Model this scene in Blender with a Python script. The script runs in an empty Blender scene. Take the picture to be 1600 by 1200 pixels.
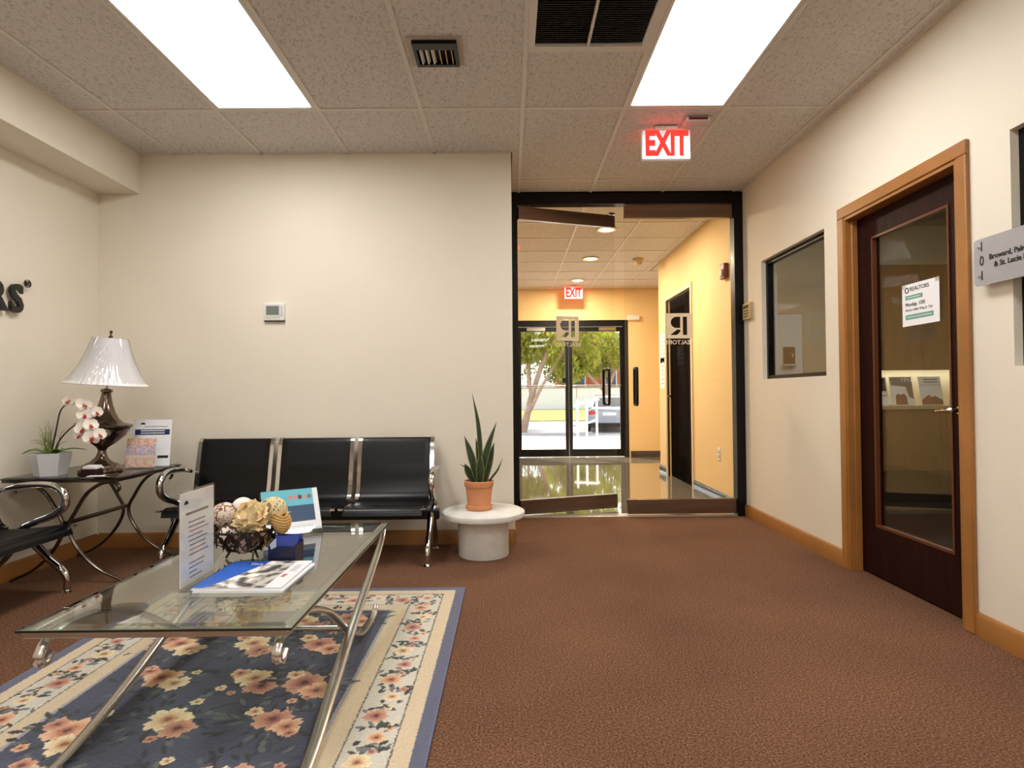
import bpy, math, random
import numpy as np
from mathutils import Vector, Matrix, Euler

random.seed(7)
sc = bpy.context.scene
COL = sc.collection
R = math.radians

# ------------------------------------------------------------------ camera, sky, sun, exposure
CAM_H, F_PX = 1.0475, 944.13
YAW, PITCH, ROLL = 0.0055, 0.0161, -0.0083


def camera():
    cy, sy, cp, sp = math.cos(YAW), math.sin(YAW), math.cos(PITCH), math.sin(PITCH)
    fw = Vector((sy * cp, cy * cp, sp)); r = Vector((cy, -sy, 0)); u = r.cross(fw)
    r2 = math.cos(ROLL) * r + math.sin(ROLL) * u
    u2 = -math.sin(ROLL) * r + math.cos(ROLL) * u
    m = Matrix((r2, u2, -fw)).transposed().to_4x4()
    m.translation = (0, 0, CAM_H)
    cd = bpy.data.cameras.new('camera'); co = bpy.data.objects.new('camera', cd)
    COL.objects.link(co); co.matrix_world = m
    cd.sensor_width = 36; cd.lens = F_PX / 1600 * 36; cd.clip_start = .02; cd.clip_end = 500
    sc.camera = co


camera()
w = bpy.data.worlds.new('world'); sc.world = w; w.use_nodes = True
nt = w.node_tree; nt.nodes.clear()
sky = nt.nodes.new('ShaderNodeTexSky'); sky.sky_type = 'NISHITA'; sky.sun_disc = False
sky.sun_elevation = R(58); sky.sun_rotation = R(20); sky.air_density = 1.0; sky.dust_density = 2.0
bg = nt.nodes.new('ShaderNodeBackground'); bg.inputs[1].default_value = .68
wo = nt.nodes.new('ShaderNodeOutputWorld')
hs = nt.nodes.new('ShaderNodeHueSaturation'); hs.inputs['Saturation'].default_value = .5      # hazy summer sky
nt.links.new(sky.outputs[0], hs.inputs['Color']); nt.links.new(hs.outputs[0], bg.inputs[0]); nt.links.new(bg.outputs[0], wo.inputs[0])
sd = bpy.data.lights.new('sun', 'SUN'); sd.energy = 8.5; sd.angle = R(.6); sd.color = (1, .93, .80)
so = bpy.data.objects.new('sun', sd); COL.objects.link(so)
SUN_FROM = Vector((-.42, .50, 1.15)).normalized()
so.rotation_euler = SUN_FROM.to_track_quat('Z', 'Y').to_euler()

vs = sc.view_settings
vs.view_transform = 'Standard'; vs.look = 'None'; vs.exposure = 0.0; vs.gamma = 1.0; vs.use_curve_mapping = False
TROFFER = 16.2          # radiance of the fluorescent panels
LOBBY_W = 42.0         # watts of each warm downlight

# ------------------------------------------------------------------ materials


def lin(r, g, b):
    return tuple(((v / 255) / 12.92 if v / 255 <= .04045 else ((v / 255 + .055) / 1.055) ** 2.4) for v in (r, g, b))


MATS = {}


def mat(name, rgb, rough=.6, metal=0., var=None, bump=None, coat=0., spec=.5, emit=None, sheen=0., trans=None, stretch=None):
    """var=(scale, amount) tone variation, bump=(scale, strength[, distance])"""
    if name in MATS:
        return MATS[name]
    m = bpy.data.materials.new(name); m.use_nodes = True; MATS[name] = m
    t = m.node_tree; b = t.nodes['Principled BSDF']; col = lin(*rgb)
    b.inputs['Base Color'].default_value = (*col, 1)
    b.inputs['Roughness'].default_value = rough; b.inputs['Metallic'].default_value = metal
    b.inputs['Coat Weight'].default_value = coat; b.inputs['Specular IOR Level'].default_value = spec
    b.inputs['Sheen Weight'].default_value = sheen
    tc = t.nodes.new('ShaderNodeTexCoord'); src = tc.outputs['Object']
    if stretch:
        mp = t.nodes.new('ShaderNodeMapping'); mp.inputs['Scale'].default_value = stretch
        t.links.new(src, mp.inputs[0]); src = mp.outputs[0]
    if var:
        n = t.nodes.new('ShaderNodeTexNoise'); n.inputs['Scale'].default_value = var[0]; n.inputs['Detail'].default_value = 4
        t.links.new(src, n.inputs['Vector'])
        rp = t.nodes.new('ShaderNodeValToRGB'); a = var[1]
        rp.color_ramp.elements[0].position = .3; rp.color_ramp.elements[1].position = .7
        rp.color_ramp.elements[0].color = (*[c * (1 - a) for c in col], 1)
        rp.color_ramp.elements[1].color = (*[min(1, c * (1 + a)) for c in col], 1)
        t.links.new(n.outputs['Fac'], rp.inputs[0]); t.links.new(rp.outputs[0], b.inputs['Base Color'])
    if bump:
        n = t.nodes.new('ShaderNodeTexNoise'); n.inputs['Scale'].default_value = bump[0]; n.inputs['Detail'].default_value = 3
        t.links.new(src, n.inputs['Vector'])
        bp = t.nodes.new('ShaderNodeBump'); bp.inputs['Strength'].default_value = bump[1]
        bp.inputs['Distance'].default_value = bump[2] if len(bump) > 2 else .002
        t.links.new(n.outputs['Fac'], bp.inputs['Height']); t.links.new(bp.outputs[0], b.inputs['Normal'])
    if emit:
        b.inputs['Emission Color'].default_value = (*emit[0], 1); b.inputs['Emission Strength'].default_value = emit[1]
    return m


def glass(name, tint=(1, 1, 1), f0=.04, rough=0.0, haze=None, power=5):
    if name in MATS:
        return MATS[name]
    m = bpy.data.materials.new(name); m.use_nodes = True; MATS[name] = m
    t = m.node_tree; t.nodes.clear(); N = t.nodes.new
    out = N('ShaderNodeOutputMaterial'); tr = N('ShaderNodeBsdfTransparent'); gl = N('ShaderNodeBsdfGlossy')
    tr.inputs[0].default_value = (*tint, 1); gl.inputs['Roughness'].default_value = rough
    lw = N('ShaderNodeLayerWeight'); lw.inputs[0].default_value = .5
    p = N('ShaderNodeMath'); p.operation = 'POWER'; p.inputs[1].default_value = power
    ma = N('ShaderNodeMath'); ma.operation = 'MULTIPLY_ADD'; ma.inputs[1].default_value = 1 - f0; ma.inputs[2].default_value = f0
    mx = N('ShaderNodeMixShader')
    t.links.new(lw.outputs['Facing'], p.inputs[0]); t.links.new(p.outputs[0], ma.inputs[0])
    t.links.new(ma.outputs[0], mx.inputs[0]); t.links.new(gl.outputs[0], mx.inputs[2])
    if haze:
        df = N('ShaderNodeBsdfDiffuse'); df.inputs[0].default_value = (*haze[0], 1)
        m2 = N('ShaderNodeMixShader'); m2.inputs[0].default_value = haze[1]
        t.links.new(tr.outputs[0], m2.inputs[1]); t.links.new(df.outputs[0], m2.inputs[2]); t.links.new(m2.outputs[0], mx.inputs[1])
    else:
        t.links.new(tr.outputs[0], mx.inputs[1])
    t.links.new(mx.outputs[0], out.inputs[0])
    return m


def vcol_mat(name, rough=.9, bump=None, sheen=0.):
    m = mat(name, (255, 255, 255), rough, bump=bump, sheen=sheen); t = m.node_tree
    if not any(n.type == 'VERTEX_COLOR' for n in t.nodes):
        a = t.nodes.new('ShaderNodeVertexColor'); a.layer_name = 'Col'
        t.links.new(a.outputs[0], t.nodes['Principled BSDF'].inputs['Base Color'])
    return m


def emission(name, rgb, strength):
    if name in MATS:
        return MATS[name]
    m = bpy.data.materials.new(name); m.use_nodes = True; MATS[name] = m
    t = m.node_tree; t.nodes.clear()
    e = t.nodes.new('ShaderNodeEmission'); e.inputs[0].default_value = (*rgb, 1); e.inputs[1].default_value = strength
    o = t.nodes.new('ShaderNodeOutputMaterial'); t.links.new(e.outputs[0], o.inputs[0])
    return m


M_WALL = mat('cream_paint', (229, 220, 203), .75, var=(1.3, .03), bump=(180, .12, .001))
M_CEIL = mat('ceiling_tile_white', (212, 207, 202), .92)
M_TBAR = mat('ceiling_bar_paint', (214, 208, 198), .5)
M_WOOD = mat('oak_trim', (156, 104, 50), .42, var=(3, .16), stretch=(1, 1, 1), bump=(60, .08, .001))
M_MAHOG = mat('mahogany', (36, 13, 11), .5, spec=.1, var=(4, .3), stretch=(6, 6, .8))
M_BLACKMETAL = mat('black_anodised', (8, 8, 9), .35, spec=.25)
M_BRONZE = mat('bronze_rail', (128, 108, 92), .3, .8, var=(3, .15), stretch=(.5, 8, 8))
M_CHROME = mat('chrome', (205, 203, 200), .10, 1.)
M_NICKEL = mat('brushed_nickel', (168, 160, 150), .24, 1., bump=(200, .05, .0005))
M_BLACK = mat('black_steel', (6, 6, 8), .3, spec=.28)
M_PERF = mat('perforated_black', (10, 10, 13), .42, spec=.28)
M_WHITE = mat('white_plastic', (228, 226, 220), .4)
M_PAPER = mat('white_paper', (236, 236, 238), .7)
M_INK = mat('black_ink', (22, 22, 26), .6)
M_NAVY = mat('navy_print', (32, 40, 95), .5)
M_GREYINK = mat('grey_ink', (120, 118, 128), .6)
M_DARK = mat('dark_void', (6, 6, 6), .9)
M_ACRYL = glass('clear_acrylic', (.96, .97, .97), .05)
M_GLASS = glass('clear_glass', (.97, .98, .97), .045)
M_DOORGLASS = glass('door_glass', (.98, .98, .97), .022)
M_TABLEGLASS = glass('green_table_glass', (.87, .92, .88), .13, power=3.6)
M_SMOKEGLASS = glass('smoked_table_glass', (.34, .34, .33), .06)
M_LOBBY = mat('yellow_paint', (236, 204, 146), .7, var=(1.2, .03), bump=(150, .08, .001))


def fissured():
    t = M_CEIL.node_tree; b = t.nodes['Principled BSDF']
    tc = [n for n in t.nodes if n.type == 'TEX_COORD'][0]
    mp = t.nodes.new('ShaderNodeMapping'); mp.inputs['Scale'].default_value = (1, .55, 1)
    t.links.new(tc.outputs['Object'], mp.inputs[0])
    n1 = t.nodes.new('ShaderNodeTexNoise'); n1.inputs['Scale'].default_value = 75; n1.inputs['Detail'].default_value = 2
    n1.inputs['Distortion'].default_value = 1.2
    t.links.new(mp.outputs[0], n1.inputs['Vector'])
    rp = t.nodes.new('ShaderNodeValToRGB')
    rp.color_ramp.elements[0].position = .36; rp.color_ramp.elements[1].position = .47
    c = lin(212, 207, 202)
    rp.color_ramp.elements[0].color = (*[v * .72 for v in c], 1); rp.color_ramp.elements[1].color = (*c, 1)
    t.links.new(n1.outputs['Fac'], rp.inputs[0]); t.links.new(rp.outputs[0], b.inputs['Base Color'])
    bp = t.nodes.new('ShaderNodeBump'); bp.inputs['Strength'].default_value = .8; bp.inputs['Distance'].default_value = .004
    t.links.new(rp.outputs[0], bp.inputs['Height']); t.links.new(bp.outputs[0], b.inputs['Normal'])


fissured()


def perforations():
    t = M_PERF.node_tree; b = t.nodes['Principled BSDF']; tc = [n for n in t.nodes if n.type == 'TEX_COORD'][0]
    v = t.nodes.new('ShaderNodeTexVoronoi'); v.inputs['Scale'].default_value = 130; v.inputs['Randomness'].default_value = 0
    t.links.new(tc.outputs['Object'], v.inputs['Vector'])
    rp = t.nodes.new('ShaderNodeValToRGB'); rp.color_ramp.elements[0].position = .22; rp.color_ramp.elements[1].position = .32
    rp.color_ramp.elements[0].color = (.001, .001, .001, 1); rp.color_ramp.elements[1].color = (*lin(12, 12, 16), 1)
    t.links.new(v.outputs['Distance'], rp.inputs[0]); t.links.new(rp.outputs[0], b.inputs['Base Color'])
    bp = t.nodes.new('ShaderNodeBump'); bp.inputs['Strength'].default_value = .25; bp.inputs['Distance'].default_value = .001
    t.links.new(rp.outputs[0], bp.inputs['Height']); t.links.new(bp.outputs[0], b.inputs['Normal'])


perforations()


def carpet_material():
    m = mat('brown_carpet', (96, 62, 44), .97, spec=.1); t = m.node_tree; b = t.nodes['Principled BSDF']
    tc = [n for n in t.nodes if n.type == 'TEX_COORD'][0]
    n1 = t.nodes.new('ShaderNodeTexNoise'); n1.inputs['Scale'].default_value = 135; n1.inputs['Detail'].default_value = 4; n1.inputs['Roughness'].default_value = .75
    n2 = t.nodes.new('ShaderNodeTexNoise'); n2.inputs['Scale'].default_value = 1.1; n2.inputs['Detail'].default_value = 4
    for n in (n1, n2):
        t.links.new(tc.outputs['Object'], n.inputs['Vector'])
    rp = t.nodes.new('ShaderNodeValToRGB'); e = rp.color_ramp.elements
    e[0].position = .34; e[0].color = (*lin(63, 43, 32), 1); e[1].position = .68; e[1].color = (*lin(158, 117, 90), 1)
    x = e.new(.5); x.color = (*lin(107, 75, 56), 1)
    t.links.new(n1.outputs['Fac'], rp.inputs[0])
    r2 = t.nodes.new('ShaderNodeMapRange'); r2.inputs[1].default_value = .3; r2.inputs[2].default_value = .7
    r2.inputs[3].default_value = .82; r2.inputs[4].default_value = 1.14
    t.links.new(n2.outputs['Fac'], r2.inputs[0])
    mu = t.nodes.new('ShaderNodeMix'); mu.data_type = 'RGBA'; mu.blend_type = 'MULTIPLY'; mu.inputs[0].default_value = 1
    t.links.new(rp.outputs[0], mu.inputs[6]); t.links.new(r2.outputs[0], mu.inputs[7]); t.links.new(mu.outputs[2], b.inputs['Base Color'])
    bp = t.nodes.new('ShaderNodeBump'); bp.inputs['Strength'].default_value = .7; bp.inputs['Distance'].default_value = .004
    t.links.new(n1.outputs['Fac'], bp.inputs['Height']); t.links.new(bp.outputs[0], b.inputs['Normal'])
    return m


M_CARPET = carpet_material()


def polished_floor():
    m = mat('polished_stone', (92, 84, 76), .04, spec=.8, coat=.5); t = m.node_tree; b = t.nodes['Principled BSDF']
    b.inputs['Coat Roughness'].default_value = .03
    b.inputs['IOR'].default_value = 1.65
    tc = [n for n in t.nodes if n.type == 'TEX_COORD'][0]
    n = t.nodes.new('ShaderNodeTexNoise'); n.inputs['Scale'].default_value = 9; n.inputs['Detail'].default_value = 8; n.inputs['Distortion'].default_value = 1.5
    t.links.new(tc.outputs['Object'], n.inputs['Vector'])
    rp = t.nodes.new('ShaderNodeValToRGB'); rp.color_ramp.elements[0].position = .35; rp.color_ramp.elements[1].position = .68
    rp.color_ramp.elements[0].color = (*lin(122, 114, 104), 1); rp.color_ramp.elements[1].color = (*lin(140, 131, 119), 1)
    t.links.new(n.outputs['Fac'], rp.inputs[0]); t.links.new(rp.outputs[0], b.inputs['Base Color'])
    return m


M_STONE = polished_floor()

# ------------------------------------------------------------------ mesh helpers


def catmull(pts, k=6):
    P = [Vector(p) for p in pts]
    if len(P) < 3:
        return P
    out = []
    for i in range(len(P) - 1):
        p0 = P[i - 1] if i else P[0] * 2 - P[1]
        p1, p2 = P[i], P[i + 1]
        p3 = P[i + 2] if i + 2 < len(P) else P[-1] * 2 - P[-2]
        for j in range(k):
            t = j / k
            out.append(.5 * ((2 * p1) + (-p0 + p2) * t + (2 * p0 - 5 * p1 + 4 * p2 - p3) * t * t + (-p0 + 3 * p1 - 3 * p2 + p3) * t ** 3))
    out.append(P[-1])
    return out


class MB:
    def __init__(s):
        s.v = []; s.f = []

    def add(s, v, f):
        o = len(s.v); s.v += [tuple(p) for p in v]; s.f += [tuple(i + o for i in q) for q in f]; return s

    def box(s, x0, x1, y0, y1, z0, z1, m=None):
        v = [(x, y, z) for z in (z0, z1) for y in (y0, y1) for x in (x0, x1)]
        if m is not None:
            v = [m @ Vector(p) for p in v]
        return s.add(v, [(0, 2, 3, 1), (4, 5, 7, 6), (0, 1, 5, 4), (2, 6, 7, 3), (0, 4, 6, 2), (1, 3, 7, 5)])

    def prism(s, poly, a, b, axis='z', m=None):
        n = len(poly)

        def P(p, h):
            q = {'z': (p[0], p[1], h), 'x': (h, p[0], p[1]), 'y': (p[0], h, p[1])}[axis]
            return m @ Vector(q) if m is not None else q
        v = [P(p, a) for p in poly] + [P(p, b) for p in poly]
        return s.add(v, [tuple(reversed(range(n))), tuple(range(n, 2 * n))] + [(i, (i + 1) % n, n + (i + 1) % n, n + i) for i in range(n)])

    def tube(s, pts, r, n=10, k=0, flat=1.0, up=None, close=False):
        P = catmull(pts, k) if k else [Vector(p) for p in pts]
        m = len(P)
        rs = r if hasattr(r, '__len__') else [r, r]
        rad = [np.interp(i / (m - 1), np.linspace(0, 1, len(rs)), rs) for i in range(m)]
        T = [(P[min(i + 1, m - 1)] - P[max(i - 1, 0)]).normalized() for i in range(m)]
        if close:
            T = [(P[(i + 1) % m] - P[i - 1]).normalized() for i in range(m)]
        nrm = Vector(up) if up else (Vector((0, 0, 1)) if abs(T[0].z) < .9 else Vector((1, 0, 0)))
        V = []
        for i in range(m):
            nrm = (nrm - T[i] * nrm.dot(T[i])).normalized()
            bi = T[i].cross(nrm)
            for j in range(n):
                a = 2 * math.pi * j / n
                V.append(P[i] + nrm * math.cos(a) * rad[i] * flat + bi * math.sin(a) * rad[i])
        F = [(i * n + j, i * n + (j + 1) % n, (i + 1) * n + (j + 1) % n, (i + 1) * n + j) for i in range(m - 1) for j in range(n)]
        if close:
            F += [((m - 1) * n + j, (m - 1) * n + (j + 1) % n, (j + 1) % n, j) for j in range(n)]
        else:
            F += [tuple(reversed(range(n))), tuple(range((m - 1) * n, m * n))]
        return s.add(V, F)

    def lathe(s, prof, n=32, c=(0, 0, 0), m=None):
        V = []; F = []
        for (r, z) in prof:
            for j in range(n):
                a = 2 * math.pi * j / n
                p = Vector((c[0] + r * math.cos(a), c[1] + r * math.sin(a), c[2] + z)); V.append(m @ p if m is not None else p)
        k = len(prof)
        F = [(i * n + j, i * n + (j + 1) % n, (i + 1) * n + (j + 1) % n, (i + 1) * n + j) for i in range(k - 1) for j in range(n)]
        F += [tuple(reversed(range(n))), tuple(range((k - 1) * n, k * n))]
        return s.add(V, F)

    def sheet(s, rows, th, nvec=None):
        """a thick strip: rows = grid of points; offset along its normals"""
        a = len(rows); b = len(rows[0]); G = [[Vector(p) for p in r] for r in rows]; V = []; B = []
        for i in range(a):
            for j in range(b):
                du = G[min(i + 1, a - 1)][j] - G[max(i - 1, 0)][j]; dv = G[i][min(j + 1, b - 1)] - G[i][max(j - 1, 0)]
                n = du.cross(dv).normalized(); V.append(G[i][j]); B.append(G[i][j] - n * th)
        F = []; o = a * b
        for i in range(a - 1):
            for j in range(b - 1):
                q = (i * b + j, (i + 1) * b + j, (i + 1) * b + j + 1, i * b + j + 1); F.append(q); F.append(tuple(o + x for x in reversed(q)))
        for i in range(a - 1):
            F.append((i * b, o + i * b, o + (i + 1) * b, (i + 1) * b)); e = b - 1
            F.append((i * b + e, (i + 1) * b + e, o + (i + 1) * b + e, o + i * b + e))
        for j in range(b - 1):
            F.append((j, j + 1, o + j + 1, o + j)); e = (a - 1) * b
            F.append((e + j, o + e + j, o + e + j + 1, e + j + 1))
        return s.add(V + B, F)

    def ball(s, c, r, n=20, m=12, sc_=(1, 1, 1), fn=None):
        V = []; F = []
        for i in range(m + 1):
            th = math.pi * i / m
            for j in range(n):
                a = 2 * math.pi * j / n
                d = Vector((math.sin(th) * math.cos(a), math.sin(th) * math.sin(a), math.cos(th)))
                k = r * (fn(d) if fn else 1)
                V.append((c[0] + d.x * k * sc_[0], c[1] + d.y * k * sc_[1], c[2] + d.z * k * sc_[2]))
        F = [(i * n + j, (i + 1) * n + j, (i + 1) * n + (j + 1) % n, i * n + (j + 1) % n) for i in range(m) for j in range(n)]
        return s.add(V, F)

    def mesh(s, name, m, smooth=True):
        me = bpy.data.meshes.new(name); me.from_pydata(s.v, [], s.f); me.validate(); me.update()
        if m is not None:
            me.materials.append(m)
        if smooth:
            me.polygons.foreach_set('use_smooth', [True] * len(me.polygons))
            me.set_sharp_from_angle(angle=R(35))
        return me

    def build(s, name, m, parent=None, smooth=True, bevel=0, seg=2):
        o = bpy.data.objects.new(name, s.mesh(name, m, smooth)); COL.objects.link(o); o.parent = parent
        if bevel:
            b = o.modifiers.new('bevel', 'BEVEL'); b.width = bevel; b.segments = seg; b.limit_method = 'ANGLE'; b.angle_limit = R(40)
            b.harden_normals = False
        return o


def tag(o, label=None, cat=None, group=None, kind=None):
    if label:
        o['label'] = label
    if cat:
        o['category'] = cat
    if group:
        o['group'] = group
    if kind:
        o['kind'] = kind
    return o


def struct(o, label=None, cat=None):
    return tag(o, label, cat, kind='structure')


def thing(name, label, cat, loc=(0, 0, 0), rz=0, group=None, kind=None):
    o = bpy.data.objects.new(name, None); COL.objects.link(o); o.empty_display_size = .1
    o.location = loc; o.rotation_euler = (0, 0, rz)
    return tag(o, label, cat, group, kind)


def copy_tree(o, parent=None):
    c = o.copy(); COL.objects.link(c); c.parent = parent
    for ch in [x for x in bpy.data.objects if x.parent == o]:
        copy_tree(ch, c)
    return c


def box(name, m, parent, x0, x1, y0, y1, z0, z1, bevel=0, seg=2):
    return MB().box(x0, x1, y0, y1, z0, z1).build(name, m, parent, bevel=bevel, seg=seg)


def wall_mesh(u0, u1, v0, v1, holes, t0, t1, axis):
    """one connected wall slab with rectangular holes; axis 'x' or 'y' is its normal"""
    us = sorted({u0, u1, *[h[i] for h in holes for i in (0, 1)]}); vs_ = sorted({v0, v1, *[h[i] for h in holes for i in (2, 3)]})

    def solid(i, j):
        if not (0 <= i < len(us) - 1 and 0 <= j < len(vs_) - 1):
            return False
        a = (us[i] + us[i + 1]) / 2; b = (vs_[j] + vs_[j + 1]) / 2
        return not any(h[0] < a < h[1] and h[2] < b < h[3] for h in holes)
    mb = MB(); idx = {}

    def V(i, j, k):
        if (i, j, k) not in idx:
            idx[(i, j, k)] = len(mb.v); t = (t0, t1)[k]
            mb.v.append((t, us[i], vs_[j]) if axis == 'x' else (us[i], t, vs_[j]))
        return idx[(i, j, k)]
    fl = axis == 'y'
    for i in range(len(us) - 1):
        for j in range(len(vs_) - 1):
            if not solid(i, j):
                continue
            q = [V(i, j, 0), V(i, j + 1, 0), V(i + 1, j + 1, 0), V(i + 1, j, 0)]; mb.f.append(tuple(reversed(q)) if fl else tuple(q))
            q = [V(i, j, 1), V(i + 1, j, 1), V(i + 1, j + 1, 1), V(i, j + 1, 1)]; mb.f.append(tuple(reversed(q)) if fl else tuple(q))
            for di, dj, a, b in ((-1, 0, (i, j), (i, j + 1)), (1, 0, (i + 1, j), (i + 1, j + 1)), (0, -1, (i, j), (i + 1, j)), (0, 1, (i, j + 1), (i + 1, j + 1))):
                if not solid(i + di, j + dj):
                    mb.f.append((V(*a, 0), V(*b, 0), V(*b, 1), V(*a, 1)))
    return mb


def fix_normals(o):
    import bmesh
    bm = bmesh.new(); bm.from_mesh(o.data); bmesh.ops.recalc_face_normals(bm, faces=bm.faces); bm.to_mesh(o.data); bm.free()
    return o


TEXTQ = []


def text(name, body, size, loc, rot, m, parent=None, align='LEFT', depth=.0006, xs=1.0, bold=0.0):
    """lettering as a thin mesh; rot = Euler of the text plane (x right, y up)"""
    TEXTQ.append((name, body, size, loc, rot, m, parent, align, depth, xs, bold))


def flush_text():
    tmp = []
    for (name, body, size, loc, rot, m, parent, align, depth, xs, bold) in TEXTQ:
        cu = bpy.data.curves.new(name, 'FONT'); cu.body = body; cu.size = size; cu.align_x = align; cu.align_y = 'CENTER'
        cu.extrude = depth; cu.offset = bold; cu.resolution_u = 3; cu.space_character = 1.0
        o = bpy.data.objects.new(name + '_tmp', cu); COL.objects.link(o); o.scale = (xs, 1, 1); tmp.append(o)
    bpy.context.view_layer.update(); dg = bpy.context.evaluated_depsgraph_get()
    for o, (name, body, size, loc, rot, m, parent, align, depth, xs, bold) in zip(tmp, TEXTQ):
        me = bpy.data.meshes.new_from_object(o.evaluated_get(dg)); me.name = name; me.materials.clear(); me.materials.append(m)
        n = bpy.data.objects.new(name, me); COL.objects.link(n); n.parent = parent; n.location = loc; n.rotation_euler = rot; n.scale = (xs, 1, 1)
    for o in tmp:
        cu = o.data; bpy.data.objects.remove(o); bpy.data.curves.remove(cu)


ROT_FRONT = (R(90), 0, 0)                    # faces -Y, reads towards +X
ROT_BACK = (R(90), 0, R(180))                # faces +Y
ROT_RIGHTWALL = (R(90), 0, R(-90))           # faces -X, reads towards -Y
ROT_LEFTWALL = (R(90), 0, R(90))             # faces +X, reads towards +Y

# ------------------------------------------------------------------ the room
XL, XR, XJ, YW, YD, C, YB = -2.88, 2.0, 0.03, 4.25, 5.15, 2.75, -3.5

struct(box('floor', M_CARPET, None, XL - .12, XR + .12, YB - .12, YD - .03, -.06, 0), 'brown flecked loop carpet of the waiting room', 'floor')
wb = MB().prism([(XL - .12, YW), (XJ, YW), (XJ, YD + .05), (XJ - .12, YD + .05), (XJ - .12, YW + .12), (XL - .12, YW + .12)], 0, 2.85).build('wall_back', M_WALL)
struct(wb, 'cream wall behind the row of black chairs', 'wall')
struct(box('wall_left', M_WALL, None, XL - .12, XL, YB, YW, 0, 2.85), 'cream wall with black raised letters beside the lamp', 'wall')
struct(box('wall_rear', M_WALL, None, XL - .12, XR + .12, YB - .12, YB, 0, 2.85), 'cream wall at the rear of the waiting room', 'wall')
struct(box('wall_soffit', M_WALL, None, XL, -2.59, YB, YW, 2.478, 2.85), 'cream boxed soffit along the top of left wall', 'wall')
DOOR_H = (2.645, 3.55, 0, 2.07); WIN1 = (3.79, 4.74, 1.145, 2.075); WIN2 = (1.25, 2.375, 1.14, 2.08)
wr = wall_mesh(YB, YD + .05, 0, 2.85, [DOOR_H, WIN1, WIN2], XR, XR + .12, 'x').build('wall_right', M_WALL)
struct(fix_normals(wr), 'cream wall with wooden door and black framed window', 'wall')


def base_run(name, axis, a, b, face, sgn, label, h=.10, m=None):
    """a baseboard with a rounded top lip; axis it runs along, face = wall plane, sgn = into the room"""
    pr = [(0, 0), (.014, 0), (.014, h - .016), (.009, h - .006), (.004, h), (0, h)]
    mb = MB()
    if axis == 'x':
        mb.prism([(face + sgn * p[0], p[1]) for p in pr], a, b, 'x')
    else:
        mb.prism([(face + sgn * p[0], p[1]) for p in pr], a, b, 'y')
    o = fix_normals(mb.build(name, m or M_WOOD)); return struct(o, label, 'baseboard')


base_run('baseboard_back', 'x', XL + .014, XJ, YW, -1, 'brown wooden baseboard behind the row of chairs')
base_run('baseboard_left', 'y', YB, YW - .014, XL, 1, 'brown wooden baseboard below the left wall letters')
base_run('baseboard_right', 'y', 3.61, YD - .05, XR, -1, 'oak baseboard between glass entrance and wooden door')
base_run('baseboard_right_near', 'y', YB, 2.585, XR, -1, 'oak baseboard below the wall plaque')
base_run('baseboard_return', 'y', YW - .014, YD - .05, XJ, 1, 'oak baseboard on wall return beside glass entrance')

# ceiling: slab, bars, tiles
GX = [.0977 + .61 * k for k in range(-4, 4)]
GY = [3.586 + 1.22 * k for k in range(-5, 2)]
ceil = struct(box('ceiling', mat('ceiling_plenum', (90, 86, 80), .9), None, XL - .12, XR + .12, YB - .12, YD + .1, 2.80, 2.86), 'suspended ceiling of fissured tiles in the waiting room', 'ceiling')
TILE = {}


def ceiling_tile(x0, x1, y0, y1, parent, z=C):
    x0 += .008; x1 -= .008; y0 += .008; y1 -= .008
    if x1 - x0 < .01 or y1 - y0 < .01:
        return
    key = (round(x1 - x0, 3), round(y1 - y0, 3))
    if key not in TILE:
        a, b = key[0] / 2, key[1] / 2
        TILE[key] = MB().box(-a, a, -b, b, 0, .016).mesh('ceiling_tile', M_CEIL, False)
    o = bpy.data.objects.new('ceiling_tile', TILE[key]); COL.objects.link(o); o.parent = parent
    o.location = ((x0 + x1) / 2, (y0 + y1) / 2, z + .006)


def bar(x0, x1, y0, y1, parent, z=C):
    MB().box(x0, x1, y0, y1, z, z + .012).build('ceiling_bar', M_TBAR, parent, smooth=False)


LIGHT_CELLS = []
XS = [-2.59] + GX + [XR]
YS = [YB] + GY + [YD - .05]
for i in range(len(XS) - 1):
    for j in range(len(YS) - 1):
        x0, x1, y0, y1 = XS[i], XS[i + 1], YS[j], YS[j + 1]
        if y1 > YW and x0 < XJ:
            if y0 < YW:
                ceiling_tile(x0, x1, y0, YW + (.008 if x1 > XJ else 0), ceil)
            if x1 > XJ:
                ceiling_tile(XJ, x1, max(y0, YW) - (.008 if y0 < YW else 0), y1, ceil)
            continue
        if abs(x0 - GX[1]) < .01 or abs(x0 - GX[5]) < .01:
            if j % 2 == 1 and y0 < 3:
                LIGHT_CELLS.append((x0, x1, y0, y1)); continue
        if abs(x0 - GX[4]) < .01 and abs(y0 - GY[4]) < .01:
            ceiling_tile(x0, x1, y0 + .61, y1, ceil); continue
        ceiling_tile(x0, x1, y0, y1, ceil)
for g in GX:
    bar(g - .012, g + .012, YB, YW if g < XJ else YD - .05, ceil)
for g in GY:
    for i in range(len(XS) - 1):
        a, b = XS[i], XS[i + 1]
        if g > YW:
            if b <= XJ:
                continue
            a = max(a, XJ)
        bar(a + .012, b - .012, g - .012, g + .012, ceil)
bar(GX[4] + .012, GX[5] - .012, GY[4] + .61 - .012, GY[4] + .61 + .012, ceil)
bar(XR - .02, XR, YB, YD - .05, ceil); bar(-2.59, -2.57, YB, YW, ceil); bar(-2.57, XJ, YW - .02, YW, ceil)

# fluorescent troffers
M_TUBE = emission('fluorescent_panel', (1.0, .985, .955), TROFFER)


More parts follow.
